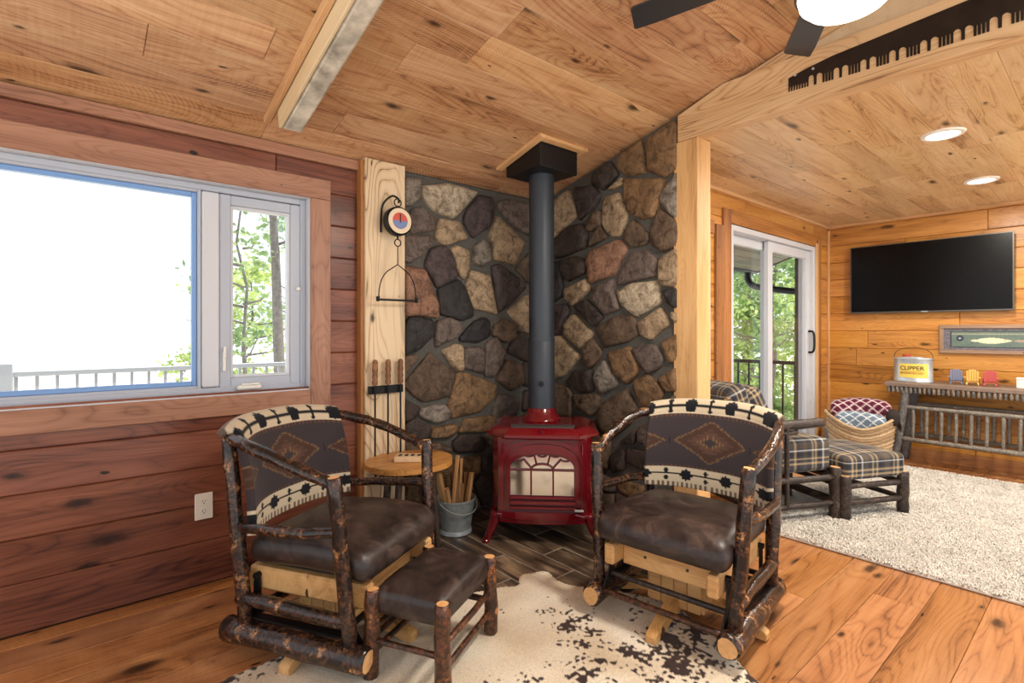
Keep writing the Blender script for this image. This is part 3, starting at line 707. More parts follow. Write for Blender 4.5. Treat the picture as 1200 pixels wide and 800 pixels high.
struct(plank('trim_4', None, 'strip', (TX - .01, DY - .01, FLAT / 2 - .02), (FLAT - .05, 0.02, 0.02), (0, 0, 1), (-1, 0, 0)), 'pale corner strip between door wall and television wall')
# ---- big window
def pane(name, c, s, par):
    return mkbox(name, c, s, 'glass', par)
def ring(name, x0, x1, z0, z1, w, y0, y1, mat, par, ch=0.004):
    """rectangular frame standing in the XZ plane"""
    bm = bmesh.new(); yc, yd = (y0 + y1) / 2, y1 - y0
    for c, s_ in (((x0 + w / 2, yc, (z0 + z1) / 2), (w, yd, z1 - z0)), ((x1 - w / 2, yc, (z0 + z1) / 2), (w, yd, z1 - z0)),
                  (((x0 + x1) / 2, yc, z0 + w / 2), (x1 - x0 - 2 * w, yd, w)), (((x0 + x1) / 2, yc, z1 - w / 2), (x1 - x0 - 2 * w, yd, w))): box(bm, c, s_, 0, ch)
    return obj(name, bm, mat, par)
w1 = root('window_1', 'wide white picture window with a cranked casement beside it', 'window', (0, WY, OZ0)); w1['kind'] = 'structure'; del w1['category']
wp = bpy.data.objects.new('unit', None)
def W(o): o.location = Vector(o.location) - Vector((0, WY, OZ0)); return o
W(ring('jamb', OX0, OX1, OZ0, OZ1, 0.012, WY - .005, WY + .16, 'vinyl', w1, 0.001))
W(ring('frame', OX0 + .012, OX1 - .012, OZ0 + .012, OZ1 - .012, 0.03, WY + .05, WY + .15, 'vinyl2', w1))
W(mkbox('mullion', (0.53, WY + .095, (OZ0 + OZ1) / 2), (0.075, 0.09, OZ1 - OZ0 - .09), 'vinyl', w1, 0.006))
W(mkbox('mullion', (-1.25, WY + .095, (OZ0 + OZ1) / 2), (0.075, 0.09, OZ1 - OZ0 - .09), 'vinyl', w1, 0.006))
f1 = W(ring('fixed_sash', -1.21, 0.491, 0.928, 1.902, 0.016, WY + .06, WY + .12, 'vinyl2', w1)); b1 = ring('bead', -1.194, 0.475, 0.944, 1.886, 0.022, WY + .075, WY + .11, 'skytint_vinyl', f1, 0.003)
W(mkbox('pane', (-.36, WY + .095, 1.415), (1.64, 0.006, 0.92), 'glass', w1))
c1 = W(ring('casement_sash', 0.569, 0.958, 0.926, 1.894, 0.05, WY + .055, WY + .115, 'vinyl2', w1)); ring('bead', 0.619, 0.908, 0.976, 1.844, 0.012, WY + .065, WY + .11, 'vinyl', c1, 0.002)
W(mkbox('pane', (0.7635, WY + .09, 1.41), (0.28, 0.006, 0.86), 'glass', w1))
W(ring('casement_sash', -1.70, -1.29, 0.926, 1.894, 0.05, WY + .055, WY + .115, 'vinyl2', w1)); W(mkbox('pane', (-1.495, WY + .09, 1.41), (0.32, 0.006, 0.86), 'glass', w1))
lk = W(mkbox('lock', (0.588, WY + .047, 1.06), (0.014, 0.016, 0.10), 'white', w1, 0.004)); mkbox('lever', (0, -.012, .045), (0.012, 0.014, 0.06), 'white', lk, 0.004)
ck = W(mkbox('crank_cover', (0.70, WY + .04, 0.925), (0.115, 0.035, 0.024), 'white', w1, 0.008)); mkbox('crank_handle', (0.005, -.012, .016), (0.085, 0.018, 0.010), 'white', ck, 0.004)
W(mkbox('latch', (0.945, WY + .045, 1.44), (0.02, 0.02, 0.02), 'white', w1, 0.005))
struct(plank('trim_5', None, 'trim', (0.5 * (OX0 - .1 + 1.099), WY - .01, 1.984), (1.099 - OX0 + .1, 0.108, 0.022), (1, 0, 0), (0, -1, 0)), 'walnut casing board over the big window')
struct(plank('trim_6', None, 'trim', (0.5 * (OX0 - .1 + .99), WY - .01, 0.847), (.989 - OX0 + .1, 0.098, 0.022), (1, 0, 0), (0, -1, 0)), 'walnut casing board under the big window')
struct(plank('trim_7', None, 'trim', (1.045, WY - .01, 1.364), (1.13, 0.108, 0.022), (0, 0, 1), (0, -1, 0)), 'walnut casing board between casement and plank wall')
# ---- wormy display board against the stone
board = struct(plank('trim_8', None, 'slab', (1.402, 2.812, 1.10), (2.19, 0.25, 0.075), (0, 0, 1), (0, -1, 0), 0.004), 'tall wormy maple board carrying the scale and fire tools')
struct(plank('trim_9', None, 'trim_amber', (1.268, 2.822, 1.10), (2.17, 0.02, 0.055), (0, 0, 1), (0, -1, 0)), 'dark edge board beside the wormy board')
# ---- sliding glass door
d1 = root('door_1', 'white two-panel sliding glass door with black pull', 'door', (DX0, DY, 0)); d1['kind'] = 'structure'; del d1['category']
def Dm(o): o.location = Vector(o.location) - Vector((DX0, DY, 0)); return o
Dm(ring('frame', DX0, DX1, 0.0, DZ, 0.045, DY - .015, DY + .13, 'vinyl', d1))
Dm(ring('fixed_panel', DX0 + .046, 4.86, 0.046, DZ - .046, 0.075, DY + .075, DY + .115, 'vinyl', d1)); Dm(mkbox('pane', (4.446, DY + .095, 1.03), (0.69, 0.006, 1.83), 'glass', d1))
sp = Dm(ring('sliding_panel', 4.74, DX1 - .046, 0.046, DZ - .046, 0.085, DY + .02, DY + .062, 'vinyl', d1)); Dm(mkbox('pane', (5.212, DY + .041, 1.03), (0.79, 0.006, 1.81), 'glass', d1))
hd = rod('handle', [(5.645, DY + .018, 1.0), (5.645, DY - .03, 1.02), (5.645, DY - .03, 1.19), (5.645, DY + .018, 1.21)], 0.011, 'black', sp, 8, 4)
for n_, (xa, xb, za, zb, mt) in {'trim_10': (3.865, 3.982, 0, 2.17, 'trim_amber'), 'trim_11': (5.735, 5.80, 0, 2.10, 'strip'), 'trim_12': (5.80, 5.87, 0, 2.14, 'trim_amber'), 'trim_13': (3.75, 3.862, 0, 2.03, 'trim_amber')}.items():
    struct(plank(n_, None, mt, ((xa + xb) / 2, DY - .01, (za + zb) / 2), (zb - za, xb - xa, 0.024), (0, 0, 1), (0, -1, 0)),
           {'trim_10': 'tall amber casing board against the sliding door', 'trim_11': 'pale casing strip on the latch side of the door', 'trim_12': 'amber casing board on the latch side of the door', 'trim_13': 'shorter amber board between narrow window and door'}[n_])
struct(plank('trim_14', None, 'trim_amber', ((DX0 + DX1) / 2, DY - .01, DZ + .06), (DX1 - DX0, 0.11, 0.02), (1, 0, 0), (0, -1, 0)), 'amber head casing above the sliding door')
w2 = root('window_2', 'narrow white window half hidden by the pine post', 'window', (QX0, DY, QZ0)); w2['kind'] = 'structure'; del w2['category']
for o in (ring('frame', QX0, QX1, QZ0, QZ1, 0.05, DY, DY + .14, 'vinyl', w2), mkbox('pane', ((QX0 + QX1) / 2, DY + .08, (QZ0 + QZ1) / 2), (QX1 - QX0 - .1, 0.006, QZ1 - QZ0 - .1), 'glass', w2)): o.location = Vector(o.location) - Vector((QX0, DY, QZ0))
struct(plank('trim_15', None, 'trim_amber', ((QX0 + 3.72) / 2, DY - .01, QZ1 + .03), (3.72 - QX0, 0.10, 0.024), (1, 0, 0), (0, -1, 0)), 'dark head casing above the narrow window')
# ================================================================== OUTSIDE
g = struct(mkbox('ground', (10, 20, -1.65), (120, 120, 0.1), 'ground'), 'pale sunlit ground beyond the deck')
dk = struct(mkbox('deck_floor', (1.0, 4.35, -0.14), (10, 2.55, 0.12), 'deck'), 'deck outside the big window')
def railing(name, label, a, b, z, mat, posts, n, rr):
    a = Vector(a); b = Vector(b); r_ = root(name, label, 'railing', a)
    d = b - a
    def seg(nm, p, q, w, h): 
        pp = (p + q) / 2; L = (q - p).length; ex = (q - p).normalized(); ez = Vector((0, 0, 1)) if abs(ex.z) < .5 else Vector((1, 0, 0))
        return plank(nm, r_, mat, pp - a, (L, w, h), ex, ez, 0.004)
    up = Vector((0, 0, 1))
    seg('top_rail', a + up * (z - .02), b + up * (z - .02), 0.05, 0.04); seg('bottom_rail', a + up * (.06), b + up * (.06), 0.04, 0.04)
    for t in posts: p = a + d * t; seg('post', p, p + up * (z + .06), 0.085, 0.085)
    for i in range(n):
        p = a + d * ((i + .5) / n); seg('baluster', p + up * .07, p + up * (z - .04), rr, rr)
    return r_
railing('deck_railing', 'grey deck railing with square balusters outside the big window', (-3.37, 5.5, -.08), (3.83, 5.5, -.08), .98, 'railgrey', (0, .4167, .8333), 60, 0.024)
railing('balcony_railing', 'black balcony railing outside the sliding door', (6.25, 2.20, -.08), (6.25, 3.9, -.08), .95, 'black', (0,), 13, 0.02)
bl = struct(mkbox('balcony_floor', (4.7, 3.15, -0.14), (3.3, 1.9, 0.12), 'deck'), 'small balcony outside the sliding door')
ev = root('porch_eave', 'dark boarded porch eave with gutter above the glass door', 'eave', (6.0, 2.22, 2.28)); evo = Vector(ev.location)
e_ex = Vector((1, 0, 0)); e_s = Vector((0, 1, -0.35)).normalized(); e_n = Vector((0, -.35, -1)).normalized()
for i in range(7):
    plank('soffit_board', ev, 'soffit', Vector((5.1, 2.20, 2.27)) + e_s * (0.07 + i * .125) - evo, (3.2, 0.12, 0.02), e_ex, e_n, 0.004)
plank('gutter', ev, 'black', Vector((5.1, 3.06, 1.99)) - evo, (3.2, 0.10, 0.09), e_ex, (0, 0, -1), 0.01)
plank('fascia', ev, 'soffit', Vector((6.71, 2.63, 2.16)) - evo, (0.95, 0.12, 0.02), e_s, (1, 0, 0), 0.003)
plank('roof_deck', ev, 'black', Vector((5.1, 2.68, 2.142)) - evo, (3.3, 0.9, 0.03), e_ex, -e_n, 0.003)
rod('downspout', [Vector(p) - evo for p in ((6.5, 3.05, 1.96), (6.5, 3.05, 1.86), (6.48, 2.98, 1.78), (6.46, 2.80, 1.73), (6.44, 2.40, 1.66), (6.42, 2.24, 1.62), (6.42, 2.22, 1.4), (6.42, 2.22, -1.0))], 0.04, 'black', ev, 10, 4)
TREES = {}
def tree(name, label, x, y, h, crown, mat, key, nleaf=2600, base=-1.6, tr=0.11, c0=0.25, group=None):
    t = root(name, label, 'tree', (x, y, base), R.uniform(0, 6), group)
    tk = TREES.get(('t', round(h, 1), tr))
    bm = bmesh.new(); pts = [(R.uniform(-.08, .08) * i * .4, R.uniform(-.08, .08) * i * .4, h * i / 7) for i in range(8)]
    tube(bm, pts, [tr * (1 - .11 * i) for i in range(8)], 8)
    for i in range(9):
        z0 = h * R.uniform(.3, .9); th = R.uniform(0, 6.28); L = crown * R.uniform(.4, .8); tube(bm, [(0, 0, z0), (math.cos(th) * L * .6, math.sin(th) * L * .6, z0 + .1), (math.cos(th) * L, math.sin(th) * L, z0 + .3)], [.03, .02, .008], 5)
    obj('trunk', bm, 'trunk', t, True)
    me = TREES.get(key)
    if me is None:
        q = random.Random(len(TREES) + 3); vs, fs = [], []
        clumps = []
        for i in range(46):
            zz = q.uniform(c0, 1.0); rad = crown * (1.05 - zz * .7) if key[0] == 'c' else crown * math.sin(math.pi * min(.98, max(.1, (zz - c0) / (1 - c0) * .85 + .1)))
            th = q.uniform(0, 6.28); rr = rad * math.sqrt(q.random()); clumps.append((rr * math.cos(th), rr * math.sin(th), zz * h, crown * q.uniform(.12, .3)))
        for i in range(nleaf):
            cx, cy, cz, cr = clumps[q.randrange(len(clumps))]
            p = Vector((q.gauss(cx, cr * .6), q.gauss(cy, cr * .6), q.gauss(cz, cr * .45)))
            a = Vector((q.gauss(0, 1), q.gauss(0, 1), q.gauss(0, .6))).normalized(); b = a.cross(Vector((q.gauss(0, 1), q.gauss(0, 1), q.gauss(0, 1)))).normalized(); s_ = q.uniform(.045, .10)
            k_ = len(vs); vs += [p + a * s_, p + b * s_ * .6, p - a * s_, p - b * s_ * .6]; fs.append((k_, k_ + 1, k_ + 2, k_ + 3))
        me = bpy.data.meshes.new('foliage'); me.from_pydata(vs, [], fs); me.materials.append(M[mat]); TREES[key] = me
    f_ = bpy.data.objects.new('foliage', me); link(f_, t); f_['kind'] = 'stuff'
    return t
tree('pine_tree', 'slim grey pine trunk seen in the casement window', 3.10, 10.6, 9.0, 1.1, 'leaf2', 'c0', 900, tr=.125, c0=.45)
tree('birch_tree', 'sparse leafy tree showing at the edge of the picture window', 2.75, 11.8, 6.5, 1.15, 'leaf2', 'd0', 1100, tr=.05)
tree('young_tree', 'green tree low in the casement window behind the railing', 3.4, 14.2, 4.4, 1.5, 'leaf1', 'd1', 2200, tr=.06, c0=.1)
tree('young_tree', 'blue-green tree beside the pine trunk in the casement window', 5.0, 14.5, 7.0, 1.5, 'leaf3', 'd2', 2400, tr=.07, c0=.1)
tree('bush', 'pale bush at the lower corner of the picture window', 1.75, 12.5, 2.4, .8, 'leaf1', 'd3', 700, tr=.03, c0=.1)
tx_ = [(13.0, 6.9, 8.0, 2.0, 'leaf1', 'd4', 'bright leafy tree nearest to the balcony railing'), (15.5, 7.2, 9.5, 2.2, 'leaf2', 'd5', 'deep green tree filling the glass door view'), (16.0, 8.8, 7.5, 2.2, 'leaf3', 'd6', 'blue-green tree behind the downspout'),
       (17.5, 6.6, 10.0, 2.6, 'leaf1', 'd4', 'tall bright tree at the latch side of the glass door'), (12.5, 5.3, 5.2, 1.5, 'leaf2', 'd8', 'low green tree behind the black balusters'), (20.0, 9.5, 11.0, 3.0, 'leaf2', 'd5', 'tall far tree behind the fixed door panel'),
       (21.0, 7.8, 10.0, 3.0, 'leaf1', 'd9', 'far bright tree seen between the door stiles'), (14.0, 7.9, 4.0, 1.6, 'leaf1', 'd1', 'small yellow-green tree behind the fixed panel balusters')]
for (x, y, h_, c_, mt, ky, lb) in tx_: tree('leafy_tree', lb, x, y, h_, c_, mt, ky, 4200, tr=.12, c0=.08, group='trees beyond the balcony')
# ================================================================== FABRIC PATTERNS
CREAM, CHAR, RUST, GOLD, INK, TAUPE = S(196, 180, 154), S(58, 51, 53), S(88, 62, 52), S(112, 90, 62), S(24, 25, 30), S(106, 90, 78)
def southwest(u, v):
    """u in metres across the back, v from 0 at the hem to 1 at the fold; above 1 it rolls over the rail"""
    q = 0.0085
    uq = (math.floor(u / q) + .5) * q; H = 0.40; vq = (math.floor(v * H / q) + .5) * q / H
    def band(v0, v1):
        t = (vq - v0) / (v1 - v0) - .5
        k = ((u + .1025 - .118) % 0.205) - .1025; k2 = ((u - .118) % 0.205) - .1025
        if abs(k) / .040 + abs(t) / .42 < 1 or (abs(k) < .032 and abs(t) < .12) or (abs(abs(k) - .018) < .006 and abs(t) < .30): return INK
        if abs(k2) < .012 and (abs(abs(t) - .25) < .07 or abs(abs(t) - .25) < .16 and abs(k2) < .007): return INK
        if abs(t) < .055: return INK
        return CREAM
    if v < .05: return TAUPE if int(u / .012) % 2 else CREAM
    if v < .25: return band(.05, .25)
    if v < .29: return RUST if int(u / .011) % 2 else CHAR
    if v > .97: return band(.97, 1.14) if v < 1.14 else TAUPE
    if v > .93: return RUST if int(u / .011) % 2 else CHAR
    best = 9
    for c in (-.42, 0, .42):
        best = min(best, abs(uq - c) / .207 + abs(vq - .61) / .295)
    if abs(abs(u) - .21) < .003 and abs(v - .61) < .05: return INK
    if best < .18: return CHAR
    if best < .34: return GOLD if int(u / q) % 2 else RUST
    if best < .46: return RUST
    if best < .60: return S(72, 56, 48) if int(v * H / q) % 2 else RUST
    if best < .84: return S(70, 50, 42)
    if best < .93: return GOLD if int(u / q + v * H / q) % 2 else RUST
    return CHAR
def plaid(a, b):
    base = Vector(S(58, 61, 70)[:3])
    def st(t):
        t = t % 0.17
        if t < .012 or .030 < t < .042: return Vector(S(186, 164, 126)[:3])
        if .085 < t < .091: return Vector(S(214, 214, 212)[:3])
        if .10 < t < .135: return Vector(S(92, 82, 70)[:3])
        if .055 < t < .075: return Vector(S(40, 40, 46)[:3])
        return base
    c = (st(a) + st(b)) * .5
    return (c.x, c.y, c.z, 1)
def plaid_on(hx, hy, hz):
    def fn(c):
        k = max((abs(c.x) / hx, 0), (abs(c.y) / hy, 1), (abs(c.z) / hz, 2))[1]
        return plaid(c.x + .03, c.y + .02) if k == 2 else (plaid(c.x + .03, c.z + .05) if k == 1 else plaid(c.y + .02, c.z + .05))
    return fn
def lattice(a, b, c0, c1, p=0.075):
    x, y = (a + b) / p, (a - b) / p
    fx, fy = abs(x - round(x)), abs(y - round(y))
    w = .07 + .03 * math.cos(2 * math.pi * (x + y)) ** 2
    return c1 if (fx < w * .9 or fy < w * .9) else c0
# ================================================================== GLIDER ROCKERS
def glider(name, label, loc, rz):
    t = root(name, label, 'chair', loc, rz, 'log glider rockers by the stove')
    for sx in (1, -1):
        fp = log('post', (sx * .282, .242, .115), (sx * .322, .205, .705), .0265, 'log', t, r2=.0255, n=9)
        log('post', (sx * .282, -.222, .115), (sx * .285, -.30, .80), .0265, 'log', t, n=9)
        log('runner', (sx * .284, -.315, .083), (sx * .284, .315, .083), .043, 'log', t, r2=.045, n=9, jit=.25, seg=12)
        log('side_stretcher', (sx * .284, -.255, .205), (sx * .288, .235, .205), .024, 'log', t, n=9, jit=.4)
        mkbox('pad_plate', (sx * .255, 0, .131), (.035, .42, .008), 'black', t)
        mkbox('side_rail', (sx * .215, .015, .265), (.045, .53, .085), 'lightwood', t, .008)
        # bent side of the lower bow
        bm = bmesh.new(); P = smoothpath([(sx * .31, .21, .515), (sx * .325, .08, .50), (sx * .32, -.08, .49), (sx * .295, -.22, .475), (sx * .22, -.29, .465)], 4)
        tube(bm, P, .0185, 10, 0, 1, .2, seed=sx * 3); lo_ = obj('lower_arm', bm, ['log', 'cut'], t, 'angle')
        for sy in (1, -1):
            y0 = sy * .2
            bm = bmesh.new(); prism(bm, [(y0 - .012, .285), (y0 + .012, .285), (y0 + .018, .18), (y0 + .05 * sy + .03, .10), (y0 + .05 * sy - .03, .10), (y0 - .018, .18)], sx * .243, sx * .251, 0, 'x')
            lk_ = obj('glide_link', bm, 'black', t)
            mklathe('link_bolt', [(0.001, -.012), (.012, -.012), (.012, .012), (.001, .012)], 'black', lk_, 10, (sx * .247, y0, .28)).rotation_euler = (0, math.pi / 2, 0)
    # bent arm bow running round the back
    half = [(.315, .195, .675), (.332, .09, .715), (.335, -.06, .76), (.318, -.20, .79), (.262, -.318, .80), (.13, -.368, .80)]
    bm = bmesh.new(); P = smoothpath(half + [(0, -.378, .80)] + [(-a, b, c) for a, b, c in reversed(half)], 5)
    tube(bm, P, .0215, 10, 0, 1, .25, seed=2); obj('arm_bow', bm, ['log', 'cut'], t, 'angle')
    # upholstered back: curved pad rolled over the bow
    nu, nv = 150, 118; vs, fs, cs = [], [], []; H = .40
    for j in range(nv + 1):
        v = -0.02 + 1.22 * j / nv
        for i in range(nu + 1):
            a = -1 + 2 * i / nu; u = a * .315; x = .300 * math.sin(a * 1.28) / math.sin(1.28) if False else a * .298
            yb = -.292 + .095 * abs(a) ** 2.6
            if v <= 1: y_, z_ = yb + .018 * math.sin(math.pi * v) - .055 * v, .452 + .348 * v
            else:
                th = (v - 1) * H / .034; y_, z_ = yb - .055 - .034 * (1 - math.cos(min(th, 2.4))), .80 + .034 * math.sin(min(th, 2.4))
            z_ -= .022 * abs(a) ** 3 * max(0, v)
            z_ += (1 - a) * 0.0
            vs.append((x, y_, z_)); cs.append(southwest(u, v))
    n0 = len(vs)
    for j in range(nv):
        for i in range(nu):
            k = j * (nu + 1) + i; fs.append((k, k + 1, k + nu + 2, k + nu + 1))
    o = raw('backrest', vs, fs, 'sw', t, True)
    at = o.data.color_attributes.new('Col', 'FLOAT_COLOR', 'POINT')
    for i, c in enumerate(cs): at.data[i].color = c
    sm = o.modifiers.new('thickness', 'SOLIDIFY'); sm.thickness = .03; sm.offset = -1
    # leather seat
    def shp(p):
        p = p.copy(); p.x *= 1 + .03 * (p.y / .26); p.z -= .018 * max(0, -p.y / .26) + .030 * max(0, (p.y - .12) / .15) ** 2; return p
    cushion('seat', (.545, .54, .112), .05, 'leather', t, 16, .020, (0, .028, .392), None, shp)
    mkbox('seat_base', (0, -.01, .325), (.43, .42, .02), 'black', t)
    # glide frame and pedestal
    for yy in (.185, -.2):
        c = mkbox('cross_board', (0, yy, .262), (.385, .024, .105), 'lightwood', t, .003)
        for bx in (-.09, .09): mklathe('plug', [(.001, 0), (.006, 0), (.006, .003), (.001, .004)], 'slot', c, 8, (bx, .0125 if yy > 0 else -.0125, 0)).rotation_euler = (-math.pi / 2 if yy > 0 else math.pi / 2, 0, 0)
    rod('glide_rod', [(-.24, .205, .155), (.24, .205, .155)], .012, 'log_dark', t); rod('glide_rod', [(-.24, -.205, .155), (.24, -.205, .155)], .012, 'black', t)
    log('stretcher', (-.275, .262, .098), (.275, .262, .098), .0125, 'log_red', t); log('stretcher', (-.275, -.262, .098), (.275, -.262, .098), .0125, 'log_red', t)
    for k, (a, b) in enumerate(((0, 1), (0, -1), (1, 0), (-1, 0))):
        for s_ in range(4):
            off = (s_ - 1.5) * .056
            c = (a * .112 + abs(b) * off, b * .112 + abs(a) * off, .135)
            mkbox('pedestal_slat', c, (.022 if a else .054, .022 if b else .054, .15), 'lightwood', t, .003)
        bm = bmesh.new(); top = smoothpath([(0, .10), (.10, .098), (.22, .072), (.31, .036), (.33, .022)], 3); bot = smoothpath([(.33, .0), (.29, .001), (.2, .030), (.1, .046), (0, .05)], 3)
        prism(bm, [(p.x, p.y) for p in [Vector((q[0], q[1])) for q in top + bot]], -.022, .022, 0, 'y')
        f_ = obj('foot', bm, 'lightwood', t); f_.rotation_euler = (0, 0, math.atan2(b, a))
    return t
glider('log_glider_rocker', 'log glider rocker beside the window wall with the footstool before it', (.855, 2.066, 0.012), math.radians(-59.64 - 90))
glider('log_glider_rocker', 'log glider rocker in front of the pine post, facing the footstool', (2.025, 1.22, 0.012), math.radians(188.2 - 90))
# ================================================================== LEATHER FOOTSTOOL
A_, B_, C_ = Vector((.80, 1.69, 0)), Vector((.934, 1.447, 0)), Vector((1.277, 1.632, 0)); D_ = A_ + (C_ - B_)
ctr = (A_ + C_) / 2; ang = math.atan2((C_ - B_).y, (C_ - B_).x); L1, L2 = (C_ - B_).length / 2, (A_ - B_).length / 2
fs_ = root('footstool', 'low log footstool with brown leather pad on the cowhide', 'footstool', (ctr.x, ctr.y, .010), ang)
for sx in (1, -1):
    for sy in (1, -1): log('leg', (sx * (L1 + .004), sy * (L2 + .004), 0), (sx * (L1 - .002), sy * (L2 - .002), .305), .028, 'log_red', fs_, r2=.026)
    for z_ in (.085, .165): log('rung', (-L1 + .01, sx * L2, z_), (L1 - .01, sx * L2, z_ + .004), .0115, 'log_red', fs_, n=6, bend=.004)
    log('rung', (sx * L1, -L2 + .01, .13), (sx * L1, L2 - .01, .13), .0115, 'log_red', fs_, n=6)
cushion('pad', (2 * L1 + .005, 2 * L2 + .005, .10), .036, 'leather', fs_, 12, .022, (0, 0, .262))
# ================================================================== COWHIDE
hp = [(.42, 2.02), (.62, 2.03), (.85, 2.10), (1.1, 2.05), (1.38, 1.955), (1.55, 1.90), (1.61, 1.86), (1.66, 1.90), (1.70, 1.925), (1.77, 1.905), (1.826, 1.87), (1.80, 1.74), (1.86, 1.63), (1.95, 1.5), (2.02, 1.3), (1.97, 1.1), (1.88, .935), (1.80, .80), (1.72, .58), (1.5, .5), (1.25, .62), (1.0, .72), (.75, .8), (.5, .95), (.35, 1.1), (.42, 1.3), (.36, 1.5), (.28, 1.75), (.33, 1.95)]
outl = smoothpath([(x, y, 0) for x, y in hp + hp[:1]], 4)
def inside(x, y):
    c = False; n = len(outl) - 1
    for i in range(n):
        a, b = outl[i], outl[i + 1]
        if (a.y > y) != (b.y > y) and x < (b.x - a.x) * (y - a.y) / (b.y - a.y) + a.x: c = not c
    return c
GS = .0058; nx, ny = int(1.85 / GS), int(1.75 / GS); idx = {}; vs, fs, cs = [], [], []
for j in range(ny):
    for i in range(nx):
        x, y = .24 + i * GS, .42 + j * GS
        wob = Vector((noise.noise(Vector((x * 60, y * 60, 1))), noise.noise(Vector((x * 60, y * 60, 7))), 0)) * .006
        if inside(x + wob.x, y + wob.y):
            n1 = noise.noise(Vector((x * 4.2, y * 4.2, 3))); n2 = noise.noise(Vector((x * 16, y * 16, 5))); n3 = noise.noise(Vector((x * 55, y * 55, 9)))
            dens = -.62 + .62 * min(1, max(0, (x - .95) / .6)) * min(1, max(0, (1.75 - y) / .5)) + .75 * max(0, 1 - abs(y - 2.0) / .16) * (1 if x < .75 else 0)
            dens += .34 * max(0, 1 - Vector((x - 1.05, y - 1.0)).length / .5)
            sp = dens + n1 * .5 + n2 * .55 + n3 * .6
            base = Vector(S(236, 226, 206)[:3]).lerp(Vector(S(206, 184, 152)[:3]), min(1, max(0, .35 + noise.noise(Vector((x * 5, y * 5, 20))) * .9)))
            dk_ = Vector(S(52, 32, 24)[:3]); k = min(1, max(0, (sp - .02) / .05)); c = base.lerp(dk_, k)
            idx[(i, j)] = len(vs); cs.append((c.x, c.y, c.z, 1)); vs.append([x, y, .0055 + .0016 * n2 + .0012 * n3])
for (i, j) in list(idx):
    q = [(i, j), (i + 1, j), (i + 1, j + 1), (i, j + 1)]
    if all(p in idx for p in q): fs.append(tuple(idx[p] for p in q))
edge = {}
for f in fs:
    for a, b in zip(f, f[1:] + f[:1]): edge[(min(a, b), max(a, b))] = edge.get((min(a, b), max(a, b)), 0) + 1
for (a, b), n in edge.items():
    if n == 1: vs[a][2] = vs[b][2] = .001
hd_ = raw('cowhide_rug', vs, fs, 'hide', None, True); at = hd_.data.color_attributes.new('Col', 'FLOAT_COLOR', 'POINT')
for i, c in enumerate(cs): at.data[i].color = c
hd_.location = (0, 0, .004); tag(hd_, 'cream cowhide rug with dark brown speckles under the rockers', 'rug')
# ================================================================== WOOD STOVE
st = root('wood_stove', 'red enamelled cast-iron wood stove on splayed legs in the stone corner', 'stove', (2.03, 2.12, .006), math.radians(-45))
mkprism('body', [(-.285, .07), (-.25, 0), (.25, 0), (.285, .07), (.285, .43), (-.285, .43)], .16, .605, 'enamel', st, 'z', .008, False)
bm = bmesh.new(); LR = []
for (f_, sd, y0_, y1_, b_, z_) in ((.205, .312, -.028, .085, .445, .598), (.21, .322, -.036, .08, .45, .606), (.21, .322, -.036, .08, .45, .622), (.20, .31, -.026, .085, .445, .630), (.185, .27, .005, .10, .43, .652), (.18, .262, .012, .105, .425, .654)):
    LR.append([bm.verts.new((x_, yy_, z_)) for x_, yy_ in ((-sd, y1_), (-f_, y0_), (f_, y0_), (sd, y1_), (sd, b_), (-sd, b_))])
for i in range(len(LR) - 1):
    for j in range(6): bm.faces.new((LR[i][j], LR[i][(j + 1) % 6], LR[i + 1][(j + 1) % 6], LR[i + 1][j]))
bm.faces.new(LR[0][::-1]); bm.faces.new(LR[-1]); lid = obj('lid', bm, 'enamel', st)
mkprism('griddle', [(-.18, .04), (-.17, .022), (.17, .022), (.18, .04), (.19, .12), (-.19, .12)], .653, .659, 'greybar', st, 'z', .003)
mklathe('knob', [(.001, 0), (.014, 0), (.016, .008), (.010, .014), (.001, .016)], 'red_dark', lid, 12, (0, -.012, .632))
mkprism('skirt', [(-.25, .03), (-.25, -.006), (-.15, -.03), (0, -.04), (.15, -.03), (.25, -.006), (.25, .03)], .150, .190, 'enamel', st, 'z', .006)
mkprism('apron', [(-.24, .02), (-.24, -.006), (-.14, -.022), (0, -.03), (.14, -.022), (.24, -.006), (.24, .02)], .125, .152, 'enamel', st, 'z', .005)
mkprism('base_rim', [(-.300, .05), (-.255, -.012), (.255, -.012), (.300, .05), (.300, .44), (-.300, .44)], .152, .178, 'enamel', st, 'z', .006)
def arch(hw, z0, zs, rise, n=16):
    P = [(-hw, z0)]
    for i in range(n + 1):
        th = math.pi * (1 - i / n); P.append((hw * math.copysign(abs(math.cos(th)) ** .8, math.cos(th)), zs + rise * math.sin(th) ** .9))
    return P + [(hw, z0)]
def band(name, outer, inner, y0, y1, mat, par, bev=.0):
    bm = bmesh.new(); n = len(outer); rows_ = []
    for (P, yv) in ((outer, y1), (outer, y0), (inner, y0), (inner, y1)): rows_.append([bm.verts.new((p[0], yv, p[1])) for p in P])
    for a in range(4):
        for i in range(n - 1): bm.faces.new((rows_[a][i], rows_[a][i + 1], rows_[(a + 1) % 4][i + 1], rows_[(a + 1) % 4][i]))
    bm.faces.new([r_[0] for r_ in rows_]); bm.faces.new([r_[-1] for r_ in rows_[::-1]])
    return obj(name, bm, mat, par, 'angle')
dr = band('door', arch(.208, .21, .445, .125), arch(.178, .285, .435, .075), -.020, .002, 'enamel', st)
band('door_moulding', arch(.242, .20, .445, .150), arch(.216, .20, .445, .130), -.016, .002, 'enamel', st)
band('door_bead', arch(.196, .275, .442, .100), arch(.187, .28, .438, .086), -.030, -.018, 'enamel', dr)
for zz, hh in ((.268, .012), (.240, .02), (.212, .012)): mkbox('door_ledge', (0, -.014, zz), (.37, .024, hh), 'enamel', dr, .004)
